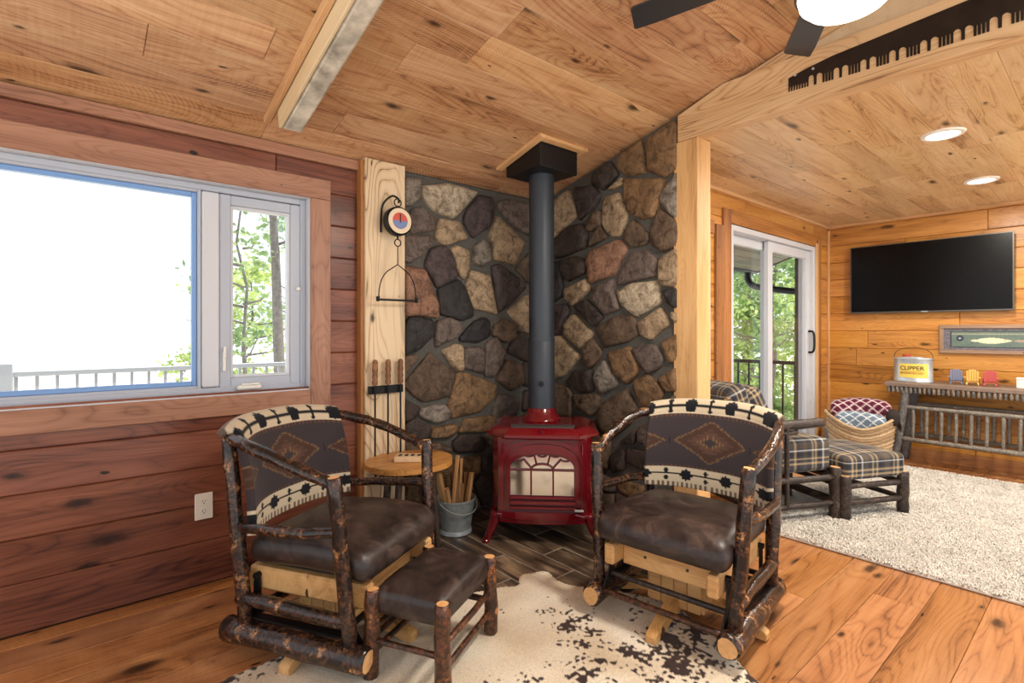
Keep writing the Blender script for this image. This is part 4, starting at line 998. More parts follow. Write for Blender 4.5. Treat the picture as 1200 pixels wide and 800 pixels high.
gp = mkprism('pane', [(p[0], p[1]) for p in arch(.180, .28, .435, .077)], -.004, .0, 'stoveglass', dr, 'y')
for a in ([(-.178, -.014, .424), (.178, -.014, .424)], [(-.062, -.014, .285), (-.062, -.014, .424)], [(.062, -.014, .285), (.062, -.014, .424)], [(-.055, -.014, .428), (-.105, -.014, .485)], [(-.03, -.014, .452), (-.045, -.014, .508)], [(.03, -.014, .452), (.045, -.014, .508)], [(.055, -.014, .428), (.105, -.014, .485)]):
    rod('muntin', a, .0052, 'red_dark', dr, 6)
rod('muntin', [(.064 * math.cos(i * math.pi / 8), -.014, .424 + .034 * math.sin(i * math.pi / 8)) for i in range(9)], .005, 'red_dark', dr, 6)
for cx_ in (-.13, -.075, 0, .075, .13): rod('muntin', [(cx_ + .028 * math.cos(math.pi + i * math.pi / 6), -.014, (.512 if abs(cx_) < .1 else .488) + .014 * math.sin(math.pi + i * math.pi / 6)) for i in range(7)], .004, 'red_dark', dr, 6)
for sx in (1, -1):
    mkbox('side_panel_moulding', (sx * .222, -.006, .40), (.012, .014, .34), 'enamel', st, .004)
    for sy in (.03, .38):
        bm = bmesh.new(); P = smoothpath([(sx * .262, sy, .165), (sx * .278, sy - .004, .11), (sx * .305, sy - .01, .045), (sx * .322, sy - .014, 0)], 4)
        tube(bm, P, [.034 - .018 * i / (len(P) - 1) for i in range(len(P))], 10); lg = obj('leg', bm, 'enamel', st, True)
        mklathe('foot', [(.001, 0), (.021, 0), (.022, .012), (.016, .02), (.001, .021)], 'enamel', lg, 12, (sx * .322, sy - .014, 0))
lt = mkbox('latch', (.205, -.026, .205), (.05, .02, .012), 'tin', st, .004); rod('latch_rod', [(-.02, -.006, -.02), (.03, -.014, -.03)], .007, 'enamel', lt, 8)
mklathe('flue_collar', [(.125, 0), (.120, .012), (.098, .03), (.088, .066), (.084, .072)], 'enamel', st, 28, (-.012, .366, .652))
px_, py_ = 2.28, 2.387
sp_ = root('stove_pipe', 'matte black stove pipe rising to its square ceiling box', 'stove pipe', (px_, py_, .716))
mklathe('lower_section', [(.083, 0), (.083, .44), (.081, .445)], 'pipe', sp_, 32)
mklathe('damper_plate', [(.001, 0), (.018, 0), (.018, .008), (.001, .01)], 'iron', sp_, 12, (-.06, -.06, .17)).rotation_euler = (math.pi / 2, 0, -math.pi / 4)
mklathe('upper_section', [(.080, .44), (.080, 1.50)], 'pipe', sp_, 32)
mklathe('pipe_band', [(.0835, .43), (.0845, .44), (.0835, .45)], 'pipe', sp_, 32)
bm = bmesh.new(); s_ = .16
pts = [(-s_, -s_), (s_, -s_), (s_, s_), (-s_, s_)]; lo_ = [bm.verts.new((a, b, 2.19 - .716)) for a, b in pts]; hi_ = [bm.verts.new((a, b, ceil_z(py_ + b) - .716 - .004)) for a, b in pts]
for i in range(4): bm.faces.new((lo_[i], lo_[(i + 1) % 4], hi_[(i + 1) % 4], hi_[i]))
bm.faces.new(lo_[::-1]); bm.faces.new(hi_); bmesh.ops.bevel(bm, geom=bm.edges[:], offset=.006, segments=2, affect='EDGES', profile=.5)
obj('ceiling_box', bm, 'black', sp_)
fm = math.sqrt(1 + PITCH ** 2)
cf = struct(on_ceiling('trim_16', 'strip', px_ - .205, px_ - .165, (WY - py_ - .205) * fm, (WY - py_ + .205) * fm, 0, .02, 'y', .003, None), 'oak frame strip around the stove pipe box')
for nm, (xa, xb, ya, yb, al) in {'trim_17': (px_ + .165, px_ + .205, -.205, .205, 'y'), 'trim_18': (px_ - .165, px_ + .165, -.205, -.165, 'x'), 'trim_19': (px_ - .165, px_ + .165, .165, .205, 'x')}.items():
    struct(on_ceiling(nm, 'strip', xa, xb, (WY - py_ + ya) * fm, (WY - py_ + yb) * fm, 0, .02, al, .003, None), {'trim_17': 'oak frame strip on the stone side of the pipe box', 'trim_18': 'oak frame strip on the window wall side of the pipe box', 'trim_19': 'oak frame strip on the room side of the pipe box'}[nm])
# ================================================================== SIDE TABLE, BLOCK, BUCKET, KINDLING
tb_ = root('side_table', 'small oval honey-wood side table behind the rocker by the window', 'table', (1.43, 2.545, 0))
bm = bmesh.new(); prism(bm, [(.245 * math.cos(t_) * (1 + .015 * math.sin(3 * t_)), .215 * math.sin(t_) * (1 + .02 * math.sin(4 * t_))) for t_ in [i * math.pi / 24 for i in range(48)]], .475, .505)
bmesh.ops.bevel(bm, geom=[e for e in bm.edges if abs(e.verts[0].co.z - e.verts[1].co.z) < 1e-5], offset=.006, segments=2, affect='EDGES', profile=.5)
obj('tabletop', bm, 'tabletop', tb_, 'angle')
for t_ in (.6, 2.2, 3.8, 5.4): log('leg', (.17 * math.cos(t_), .15 * math.sin(t_), 0), (.13 * math.cos(t_), .12 * math.sin(t_), .478), .019, 'log_dark', tb_)
rod('brace', [(-.12, -.08, .16), (.12, .08, .16)], .011, 'log_dark', tb_); rod('brace', [(-.12, .08, .18), (.12, -.08, .18)], .011, 'log_dark', tb_)
bk = root('carved_block', 'small cream carved block with dark motif on the side table', 'block', (1.415, 2.52, .506), math.radians(-38))
mkbox('body', (0, 0, .014), (.155, .10, .028), 'blockcream', bk, .003)
for i in range(4):
    n_ = 7; P = [((i - 1.5) * .034 + .014 * (1 if q % 2 else .5) * math.cos(q * 2 * math.pi / 10 + i), .026 * (1 if q % 2 else .6) * math.sin(q * 2 * math.pi / 10 + i)) for q in range(10)]
    mkprism('motif', P, .0282, .0305, 'ink', bk)
bc = root('coal_bucket', 'galvanised ribbed bucket between side table and stove', 'bucket', (1.77, 2.60, .006))
mklathe('pail', [(.001, 0), (.093, 0), (.095, .012), (.089, .02), (.117, .196), (.123, .200), (.123, .207), (.117, .209), (.113, .198), (.087, .03), (.001, .028)], 'galv', bc, 120, (0, 0, 0), lambda th, z: 1 + (.018 * math.cos(th * 30) if .03 < z < .19 else 0))
mklathe('base_band', [(.0945, .004), (.099, .006), (.097, .024), (.092, .026)], 'tin', bc, 40)
rod('bail_handle', [(.122 * math.cos(i * math.pi / 10), -.02 - .108 * math.sin(i * math.pi / 10), .196 - .06 * math.sin(i * math.pi / 10)) for i in range(11)], .004, 'galv', bc, 8)
for i, (a, b, lean, L, w, lb) in enumerate([(-.03, .02, (.06, .02), .50, .028, 'longest split kindling stick leaning in the bucket'), (.02, -.02, (.02, .06), .46, .024, 'straight kindling stick next to the longest one in the bucket'), (.05, .03, (.03, .01), .47, .022, 'upright kindling stick near the stove side of the bucket'), (.07, -.04, (.04, -.02), .38, .034, 'short thick kindling stick at the front of the bucket'), (-.07, .0, (-.06, .02), .40, .05, 'broad slab of split wood at the back of the bucket'), (0, -.07, (-.02, -.05), .34, .026, 'short stick against the bucket rim'), (.09, .02, (.05, .03), .36, .028, 'short stick on the stove side of the bucket rim'), (-.05, -.06, (-.08, -.03), .33, .03, 'stubby stick low in the bucket by the rocker'), (.03, .07, (.02, .03), .44, .026, 'kindling stick at the rear of the bucket')]):
    bm = bmesh.new(); n_ = 5; prism(bm, [(w / 2 * math.cos(q * 2 * math.pi / n_ + i) * R.uniform(.7, 1.2), w / 2 * math.sin(q * 2 * math.pi / n_ + i) * R.uniform(.7, 1.2)) for q in range(n_)], -L / 2, L / 2)
    bm.transform(Matrix.Rotation(math.pi / 2, 4, 'Y'))
    L *= .84; o = obj('kindling_stick', bm, 'stick', None); o.scale = (.84, 1, 1); d_ = Vector((lean[0], lean[1], L)).normalized()
    o.rotation_euler = d_.to_track_quat('X', 'Z').to_euler(); o.location = Vector((1.77 + a * .7, 2.60 + b * .7, .037)) + d_ * (L / 2)
    tag(o, lb, 'firewood', 'kindling in the bucket')
# ================================================================== SPRING SCALE AND FIRE TOOLS
SX_, SY_ = 1.438, 2.70
sc = root('hanging_scale', 'round red-faced hanging spring scale with wire pan bail on the board', 'scale', (SX_, 2.772, 1.84))
rod('wall_hook', [(-.07, -.003, -.06), (-.072, -.006, .02), (-.065, -.02, .10), (-.03, -.055, .145), (0, -.07, .135), (.008, -.072, .12), (.004, -.074, .11)], .006, 'iron', sc, 8, 5)
rod('ring', [(.022 * math.cos(i * math.pi / 8), -.072, .108 + .022 * math.sin(i * math.pi / 8)) for i in range(17)], .0035, 'iron', sc, 6)
cs_ = mklathe('case', [(.001, -.026), (.074, -.026), (.083, -.018), (.083, .018), (.074, .026), (.001, .026)], 'iron', sc, 36, (0, -.072, 0)); cs_.rotation_euler = (math.pi / 2, 0, 0)
df = mklathe('dial', [(.001, .026), (.072, .026), (.072, .029), (.001, .0292)], 'dialface', sc, 36, (0, -.072, 0)); df.rotation_euler = (math.pi / 2, 0, 0)
mklathe('dial_centre', [(.001, .0292), (.047, .0292), (.047, .0305), (.001, .0306)], 'dialred', df, 30)
mkprism('dial_lower', [(.046 * math.cos(math.pi + i * math.pi / 12 + 0), .046 * math.sin(math.pi + i * math.pi / 12)) for i in range(13)], .0306, .0315, 'dialblue', df)
mkbox('needle', (0, .014, .0325), (.005, .05, .002), 'iron', df)
rod('stem', [(0, -.072, .075), (0, -.072, .09)], .006, 'iron', sc); rod('stem', [(0, -.072, -.075), (0, -.072, -.105)], .006, 'iron', sc)
rod('ring', [(.02 * math.cos(i * math.pi / 8), -.072, -.122 + .02 * math.sin(i * math.pi / 8)) for i in range(17)], .0035, 'iron', sc, 6)
rod('hanger_wire', [(0, -.072, -.142), (0, -.072, -.245)], .003, 'iron', sc, 6)
ba_ = [(.118 * math.cos(math.pi * i / 16), -.072, -.45 + .185 * math.sin(math.pi * i / 16) ** .8 + .018 * max(0, 1 - abs(i - 8) / 1.5)) for i in range(17)]
rod('bail', ba_, .0032, 'iron', sc, 6)
br_ = mkbox('pan_bar', (0, -.072, -.452), (.245, .016, .012), 'iron', sc, .003)
for s_ in (-1, 1): mkbox('bar_end', (s_ * .122, 0, .004), (.012, .03, .03), 'iron', br_, .004)
rk = root('tool_strap', 'black iron strap holding the fire tools on the board', 'tool rack', (1.395, 2.772, .875))
mkbox('strap', (0, -.012, 0), (.215, .02, .045), 'iron', rk, .003)
for i in range(3): mkbox('clip', (-.08 + i * .08, -.026, 0), (.018, .012, .03), 'iron', rk, .003)
for i, (lb, tip) in enumerate((('fire poker on the strap, nearest to the plank wall', 0), ('middle fire tool hanging on the iron strap', 1), ('fire tool on the strap, nearest to the stone', 2))):
    tl = root('fire_tool', lb, 'fire tool', (1.315 + i * .08, 2.735, .875), 0, 'fire tools on the strap')
    mklathe('handle', [(.001, .03), (.014, .03), (.017, .05), (.013, .06), (.017, .08), (.013, .095), (.017, .115), (.014, .14), (.016, .16), (.010, .172), (.001, .175)], 'handle', tl, 14)
    rod('shaft', [(0, 0, .035), (0, 0, -.42)], .0055, 'iron', tl)
    if tip == 0: rod('tip', [(0, 0, -.42), (0, 0, -.47), (.01, -.01, -.5), (.03, -.02, -.48)], .006, 'iron', tl, 8, 3)
    elif tip == 1: mkbox('scoop', (0, 0, -.48), (.07, .02, .13), 'iron', tl, .004)
    else: mklathe('brush', [(.001, -.55), (.03, -.55), (.034, -.46), (.018, -.42), (.001, -.415)], 'fringe', tl, 14)
# ================================================================== WALL OUTLET
ol = root('wall_outlet', 'ivory duplex outlet on the plank wall beside the rocker', 'outlet', (.49, WY - .001, .375))
mkbox('plate', (0, -.004, 0), (.076, .008, .125), 'plate', ol, .003)
for s_ in (-1, 1):
    r_ = mklathe('receptacle', [(.001, .0), (.018, .0), (.0175, .003), (.001, .0032)], 'plate', ol, 18, (0, -.0078, s_ * .023)); r_.rotation_euler = (math.pi / 2, 0, 0)
    for q in (-.006, .006): mkbox('slot', (q, .003, .0034), (.0022, .008, .001), 'slot', r_)
    mklathe('ground_hole', [(.001, .003), (.0028, .003), (.0028, .0038), (.001, .0039)], 'slot', r_, 8, (0, -.008, 0))
# ================================================================== CROSSCUT SAW
def saw_outline():
    y0, y1 = 1.078, -.42
    top = [(1.078, 2.447), (.98, 2.468), (.868, 2.484), (.716, 2.492), (.55, 2.502), (.40, 2.510), (.2, 2.512), (0, 2.505), (-.2, 2.492), (-.42, 2.45)]
    def zb(y): return 2.361 + .026 * ((y - .33) / .75) ** 2
    bot = []; y = y1; D1, D2 = .046, .046
    def tooth(y, w, d): bot.extend([(y, zb(y) + d), (y + .0005, zb(y)), (y + w, zb(y)), (y + w + .0005, zb(y) + d)])
    while y < .93:
        for q in range(4): tooth(y, .0085, .04); y += .0125
        g = .022
        for q in range(2):
            for a in range(1, 6):
                th = math.pi * a / 6; bot.append((y + g / 2 - g / 2 * math.cos(th), zb(y) + .038 + .012 * math.sin(th)))
            y += g
            if q == 0: tooth(y, .011, .038); y += .013
    while y < 1.065: tooth(y, .006, .022); y += .012
    return top, bot
top_, bot_ = saw_outline(); bm = bmesh.new(); prev = None
def top_z(y):
    for (ya, za), (yb, zb_) in zip(top_, top_[1:]):
        if yb <= y <= ya: return za + (zb_ - za) * (ya - y) / (ya - yb)
    return top_[-1][1] if y < top_[-1][0] else top_[0][1]
for (yy, zz) in bot_:
    cur = [bm.verts.new(p) for p in ((0, yy, zz), (0, yy, top_z(yy)), (-.003, yy, top_z(yy)), (-.003, yy, zz))]
    if prev:
        for i in range(4): bm.faces.new((prev[i], cur[i], cur[(i + 1) % 4], prev[(i + 1) % 4]))
    else: bm.faces.new(cur[::-1])
    prev = cur
bm.faces.new(prev)
sw_ = root('crosscut_saw', 'old dark crosscut saw blade mounted along the header beam', 'saw', (2.690, 1.078, 2.42)); so_ = obj('blade', bm, 'saw', sw_); so_.location = (0, -1.078, -2.42)
for yy in (1.03, .95): mklathe('rivet', [(.001, 0), (.006, 0), (.006, .003), (.001, .004)], 'tin', sw_, 10, (-.003, yy - 1.078, .035)).rotation_euler = (0, -math.pi / 2, 0)
# ================================================================== LIGHTS
def downlight(label, x, y, z=FLAT, nrm=None, power=DOWNLIGHT_W):
    t = root('recessed_light', label, 'light', (x, y, z), 0, 'recessed ceiling lights')
    mklathe('trim_ring', [(.075, -.002), (.078, -.010), (.098, -.008), (.102, 0), (.075, 0)], 'ring', t, 32)
    mklathe('lens', [(.001, -.012), (.04, -.011), (.076, -.006), (.076, -.001), (.001, -.001)], 'lamp', t, 32)
    ld = bpy.data.lights.new('recessed_lamp', 'AREA'); ld.shape = 'DISK'; ld.size = .14; ld.energy = power; ld.color = (1, .92, .80)
    lo = bpy.data.objects.new('recessed_lamp', ld); link(lo, t); lo.location = (0, 0, -.016)
    return t
downlight('recessed ceiling light nearest to the header beam', 3.72, .65)
downlight('recessed ceiling light nearest to the television wall', 5.07, .665)
downlight('third recessed den light, outside the frame near the beam', 3.72, -.75); downlight('fourth recessed den light, outside the frame near the television wall', 5.07, -.75)
FXc, FYc = 1.892, .569
fan = root('ceiling_fan', 'dark-bladed ceiling fan with round glowing light in front of the header', 'ceiling fan', (FXc, FYc, 2.225))
mklathe('light_bowl', [(.001, .0), (.06, .006), (.11, .025), (.135, .05), (.141, .075), (.141, .082), (.001, .082)], 'lamp', fan, 40)
mklathe('bowl_ring', [(.142, .076), (.150, .080), (.150, .10), (.12, .112), (.08, .16), (.001, .16)], 'blade', fan, 40)
mklathe('motor', [(.001, .16), (.09, .16), (.125, .19), (.125, .30), (.09, .335), (.03, .35), (.001, .35)], 'blade', fan, 36)
mklathe('downrod', [(.013, .34), (.013, .50)], 'blade', fan, 14); mklathe('canopy', [(.02, .45), (.06, .48), (.068, .53)], 'blade', fan, 24)
for i in range(5):
    bm = bmesh.new(); w0, w1 = .048, .058
    prism(bm, [(.17, -w0), (.65, -w1), (.725, -w1 * .95), (.735, -w1 * .85), (.71, w1 * .85), (.70, w1), (.63, w1), (.17, w0)], -.004, .004)
    bl_ = obj('blade', bm, 'blade', fan); th = math.radians(104 + 72 * i)
    bl_.matrix_basis = Matrix.Translation((0, 0, .235)) @ Matrix.Rotation(th, 4, 'Z') @ Matrix.Rotation(math.radians(10), 4, 'X')
    mkbox('blade_arm', (.15, 0, .0), (.12, .03, .010), 'blade', bl_, .003)
ld = bpy.data.lights.new('fan_lamp', 'AREA'); ld.shape = 'DISK'; ld.size = .24; ld.energy = FAN_W; ld.color = (1, .91, .79)
lo = bpy.data.objects.new('fan_lamp', ld); link(lo, fan); lo.location = (0, 0, -.012)
# ================================================================== DEN: television, picture, console
tv = root('television', 'wide black wall-mounted television with thin bezel', 'television', (TX - .01, 1.188, 1.72))
mkbox('body', (-.03, 0, 0), (.045, 1.19, .66), 'black', tv, .006); b_ = mkbox('bezel', (-.056, 0, 0), (.010, 1.205, .668), 'bezel', tv, .002); mkbox('screen', (-.0605, 0, .004), (.004, 1.185, .645), 'screen', tv); mkbox('badge', (-.063, 0, -.326), (.003, .05, .008), 'tin', tv)
pf = root('framed_lure_picture', 'long barnwood frame with a painted fishing lure panel under the television', 'picture', (TX - .002, .56, 1.139)); PL2 = 1.06
for (c, s_, ex) in (((-.012, 0, .112), (PL2, .032, .024), (0, 1, 0)), ((-.012, 0, -.112), (PL2, .032, .024), (0, 1, 0)), ((-.012, PL2 / 2 - .016, 0), (.190, .032, .024), (0, 0, 1)), ((-.012, -PL2 / 2 + .016, 0), (.190, .032, .024), (0, 0, 1))): plank('frame_board', pf, 'framewood', c, s_, ex, (-1, 0, 0))
nu, nv = 260, 60; vs, fs, cs = [], [], []
def artfn(a, b):
    # a: metres from the near end of the panel towards the camera side, b: height from the centre
    if abs(b) > .068 or a < .055 or a > PL2 - .12: 
        k_ = .5 + .5 * noise.noise(Vector((a * 30, b * 60, 2))); c = Vector(S(132, 126, 132)[:3]).lerp(Vector(S(84, 82, 92)[:3]), k_); 
        if abs(b) < .075 and .048 < a < PL2 - .113: c = Vector(S(40, 48, 56)[:3])
        return c
    c = Vector(S(116, 130, 118)[:3]).lerp(Vector(S(92, 112, 108)[:3]), .5 + .5 * noise.noise(Vector((a * 12, b * 30, 5))))
    if abs(b - .046) < .006: c = Vector(S(158, 160, 140)[:3])
    d = math.hypot(a - .115, b - .008)
    if .009 < d < .026: c = Vector(S(54, 62, 76)[:3])
    elif d <= .009: c = Vector(S(170, 176, 180)[:3])
    for (ac, hl, hh, cc) in ((.325, .135, .026, (222, 218, 184)), (.62, .15, .028, (170, 150, 130))):
        t_ = (a - ac) / hl
        if abs(t_) < 1:
            hw = hh * (1 - abs(t_) ** 1.8) * (1 if t_ > -.6 else .75) + (.004 if t_ < -.75 else 0)
            if abs(b + .012) < hw: c = Vector(S(*cc)[:3])
            if math.hypot(a - ac - .09, b + .006) < .004: c = Vector(S(60, 60, 60)[:3])
    return c
for j in range(nv + 1):
    for i in range(nu + 1):
        a = (PL2 - .06) * i / nu; b = -.098 + .196 * j / nv; vs.append((-.010, PL2 / 2 - .03 - a, b)); c = artfn(a, b); cs.append((c.x, c.y, c.z, 1))
for j in range(nv):
    for i in range(nu): k_ = j * (nu + 1) + i; fs.append((k_, k_ + 1, k_ + nu + 2, k_ + nu + 1))
o = raw('painted_panel', vs, fs, 'art', pf); at = o.data.color_attributes.new('Col', 'FLOAT_COLOR', 'POINT')
for i, c in enumerate(cs): at.data[i].color = c
o.modifiers.new('thickness', 'SOLIDIFY').thickness = .008
cn = root('console_table', 'grey twig console table with spindle rails under the television', 'table', (5.89, .55, 0))
CZ = .752; plank('tabletop', cn, 'greywood', (0, 0, CZ - .018), (1.72, .42, .036), (0, 1, 0), (0, 0, 1), .006)
for i in range(52): log('twig_stub', (-.195, .83 - i * .0325, CZ - .092), (-.195, .83 - i * .0325, CZ - .037), .0115, 'log_greylight' if i % 3 else 'log_grey', cn, 'cutg', n=3, seg=8)
for i in range(11): log('twig_stub', (-.175 + i * .035, .835, CZ - .092), (-.175 + i * .035, .835, CZ - .037), .0115, 'log_greylight', cn, 'cutg', n=3, seg=8)
for sy in (1, -1):
    for sx in (-.165, .16): log('leg', (sx - .02 * (1 if sx < 0 else -1), sy * .80, 0), (sx, sy * .70, CZ - .036), .035, 'log_grey', cn, 'cutg', seg=12)
for sx in (-.17, .165):
    log('rail', (sx, -.75, .53), (sx, .75, .53), .019, 'log_greylight', cn, 'cutg'); log('rail', (sx, -.80, .235), (sx, .79, .245), .021, 'log_greylight', cn, 'cutg')
    for i in range(14): log('spindle', (sx, .66 - i * .0985, .245), (sx, .655 - i * .0985, .528), .0135, 'log_greylight', cn, 'cutg', n=5, seg=8, bend=R.uniform(-.004, .004))
mb = root('minnow_bucket', 'oval tin minnow bucket with yellow paper label on the console', 'bucket', (5.86, 1.235, CZ), math.radians(-8))
mklathe('can', [(.001, 0), (.148, 0), (.152, .006), (.148, .012), (.148, .205), (.152, .210), (.150, .216), (.12, .218), (.001, .219)], 'tin', mb, 48, (0, 0, 0), None, .62, 1.0)
mklathe('lid', [(.001, .214), (.085, .214), (.085, .224), (.001, .226)], 'tin', mb, 32, (0, 0, 0), None, .62, 1.0)
rod('handle_wire', [(0, .15 * math.cos(math.pi * i / 14), .195 + .115 * math.sin(math.pi * i / 14) ** .6) for i in range(15)], .0025, 'iron', mb, 6)
mklathe('lid_knob', [(.001, 0), (.03, 0), (.03, .018), (.001, .02)], 'redwood', mb, 14, (0, .05, .226)); 
def on_can(name, y0, y1, z0, z1, off, mat, n=14):
    vs, fs = [], []
    for i in range(n + 1):
        y = y0 + (y1 - y0) * i / n; x = -(.148 + off) * .62 * math.sqrt(max(0, 1 - (y / (.148 + off)) ** 2)) - off * .4
        vs += [(x, y, z0), (x, y, z1), (x + .001, y, z0), (x + .001, y, z1)]
    for i in range(n): k_ = i * 4; fs += [(k_, k_ + 4, k_ + 5, k_ + 1), (k_ + 2, k_ + 3, k_ + 7, k_ + 6)]
    return raw(name, vs, fs, mat, mb)
lb_ = on_can('paper_label', -.130, .080, .040, .165, .0012, 'yellow')
def text_on_can(txt, size, yc, zc, mat, off=.0025):
    cu = bpy.data.curves.new('lettering', 'FONT'); cu.body = txt; cu.size = size; cu.align_x = 'CENTER'; cu.align_y = 'CENTER'; cu.extrude = .0004; cu.offset = size * .01
    tmp = bpy.data.objects.new('lettering_tmp', cu); col.objects.link(tmp); dg = bpy.context.evaluated_depsgraph_get(); me = bpy.data.meshes.new_from_object(tmp.evaluated_get(dg)); bpy.data.objects.remove(tmp); me.name = 'lettering'
    for v in me.vertices:
        y = yc - v.co.x; z = zc + v.co.y; r_ = .148 + off; x = -r_ * .62 * math.sqrt(max(0, 1 - (y / r_) ** 2)) - off * .5 - v.co.z; v.co = (x, y, z)
    me.materials.clear(); me.materials.append(M[mat]); o = bpy.data.objects.new('lettering', me); link(o, lb_)
text_on_can('CLIPPER', .050, -.02, .124, 'ink'); text_on_can('MINNOW BUCKET', .0205, -.02, .080, 'inkred')
on_can('label_rule', -.095, .06, .0935, .0965, .0026, 'inkred').parent = lb_
def adirondack(name, label, y, mat):
    t = root(name, label, 'toy chair', (5.86, y, CZ), math.radians(-90 + 8), 'toy chairs on the console')
    for sx in (-1, 1):
        mkbox('front_leg', (sx * .042, .03, .030), (.010, .014, .060), mat, t); mkbox('arm', (sx * .045, .005, .064), (.020, .085, .007), mat, t, .002)
        l_ = mkbox('rear_leg', (sx * .036, -.015, .022), (.008, .10, .012), mat, t); l_.rotation_euler = (math.radians(18), 0, 0)
    for i in range(4): mkbox('seat_slat', (0, .034 - i * .017, .042 - i * .004), (.074, .014, .006), mat, t)
    for i in range(5):
        h_ = .088 + .012 * math.cos((i - 2) * .8); b_ = mkbox('back_slat', ((i - 2) * .0165, -.032 - .012, .036 + h_ / 2), (.0145, .006, h_), mat, t, .002); b_.rotation_euler = (math.radians(14), 0, 0)
adirondack('toy_chair', 'tiny blue-grey adirondack chair next to the minnow bucket', .932, 'adblue'); adirondack('toy_chair', 'tiny yellow adirondack chair between two others', .825, 'adyel'); adirondack('toy_chair', 'tiny pink adirondack chair on the console', .715, 'adpink')
wb = root('white_box', 'small white card box near the end of the visible console', 'box', (5.84, .49, CZ)); mkbox('carton', (0, 0, .038), (.08, .12, .076), 'white', wb, .003); mkbox('lid', (0, 0, .078), (.086, .126, .012), 'white', wb, .003)
# ================================================================== DEN: basket, blankets, bin
bx, by = 5.45, 1.535; bang = math.radians(-72)
BK = .92
bs = root('blanket_basket', 'wide woven basket with scooped rim near the console', 'basket', (bx, by, 0), bang); bs.scale = (BK, BK, 1)
bm = bmesh.new(); prof = [(.20, 0), (.225, .02), (.25, .12), (.275, .24), (.292, .33)]; seg = 72; rings_ = []
for k_, (r_, z_) in enumerate(prof + [(.282, .33), (.262, .24), (.236, .12), (.205, .03)]):
    ring_ = []
    for j in range(seg):
        th = 2 * math.pi * j / seg; zz = z_ * 1.06 + (z_ / .33) * .12 * abs(math.cos(th)) ** 1.7; q = r_ * (1 + (.012 if (j % 2) else 0)); ring_.append(bm.verts.new((q * math.cos(th), q * .72 * math.sin(th), zz)))
    rings_.append(ring_)
for a in range(len(rings_) - 1):
    for j in range(seg): bm.faces.new((rings_[a][j], rings_[a][(j + 1) % seg], rings_[a + 1][(j + 1) % seg], rings_[a + 1][j]))
bm.faces.new(rings_[0][::-1]); bm.faces.new(rings_[-1]); obj('bowl', bm, 'wicker', bs, True)
for z_ in [i * .026 + .02 for i in range(12)]:
    r_ = .225 + (z_ - .02) * .215
    rod('weave_band', [((r_ + .006) * math.cos(2 * math.pi * j / 48), (r_ + .006) * .72 * math.sin(2 * math.pi * j / 48), z_ * 1.06 + (z_ / .33) * .12 * abs(math.cos(2 * math.pi * j / 48)) ** 1.7 + .003 * (j % 2)) for j in range(49)], .008, 'wicker' if int(z_ * 100) % 2 else 'wicker2', bs, 6)
rod('rim', [(.292 * math.cos(2 * math.pi * j / 48), .292 * .72 * math.sin(2 * math.pi * j / 48), (.35 + .12 * abs(math.cos(2 * math.pi * j / 48)) ** 1.7)) for j in range(49)], .013, 'wicker', bs, 8)
def fold(name, label, size, loc, c0, c1, seed):
    def shp(p):
        p = p.copy(); p.x *= 1 - .30 * max(0, -p.z / (size[2] / 2)); p.z += .012 * math.sin(p.x * 9 + seed) - .012 * (p.x / .3) ** 2; p.y += .012 * math.sin(p.x * 14 + p.z * 11 + seed); return p
    o = cushion(name, size, .05, 'lattice', None, 44, .01, None, lambda co: lattice(co.x, co.z * 1.1 + co.y, c0, c1, .088), shp)
    o.location = loc; o.rotation_euler = (0, 0, bang); tag(o, label, 'blanket', 'blankets in the basket'); return o
ux, uy = math.cos(bang), math.sin(bang); fx, fy = math.sin(bang), -math.cos(bang)
fold('folded_blanket', 'maroon blanket with white lattice pattern rolled on top of the basket', (.46, .15, .25), (bx - fx * .05, by - fy * .05, .458), S(96, 34, 56), S(230, 206, 204), 1)
fold('folded_blanket', 'grey-blue blanket with white lattice pattern at the front of the basket', (.385, .115, .24), (bx + fx * .075, by + fy * .075, .352), S(112, 130, 146), S(226, 230, 232), 2)
fr_ = root('fringed_throw', 'dark fringed throw hanging over the basket end by the console', 'blanket', (bx + ux * .235, by + uy * .235, .45), bang)
cushion('throw_body', (.10, .22, .12), .04, 'fringe', fr_, 8, .01)
for i in range(8): rod('tassel', [(.04, -.10 + i * .027, -.02), (.055, -.10 + i * .027, -.06), (.05, -.10 + i * .027, -.10)], .006, 'fringe', fr_, 6)
bn = root('waste_bin', 'small grey bin standing in the corner by the basket', 'bin', (5.82, 1.86, 0)); mklathe('shell', [(.001, 0), (.085, 0), (.10, .24), (.105, .245), (.098, .245), (.083, .012), (.001, .011)], 'bin', bn, 28); mklathe('rim', [(.1, .24), (.108, .243), (.106, .252), (.098, .25)], 'bin', bn, 28)
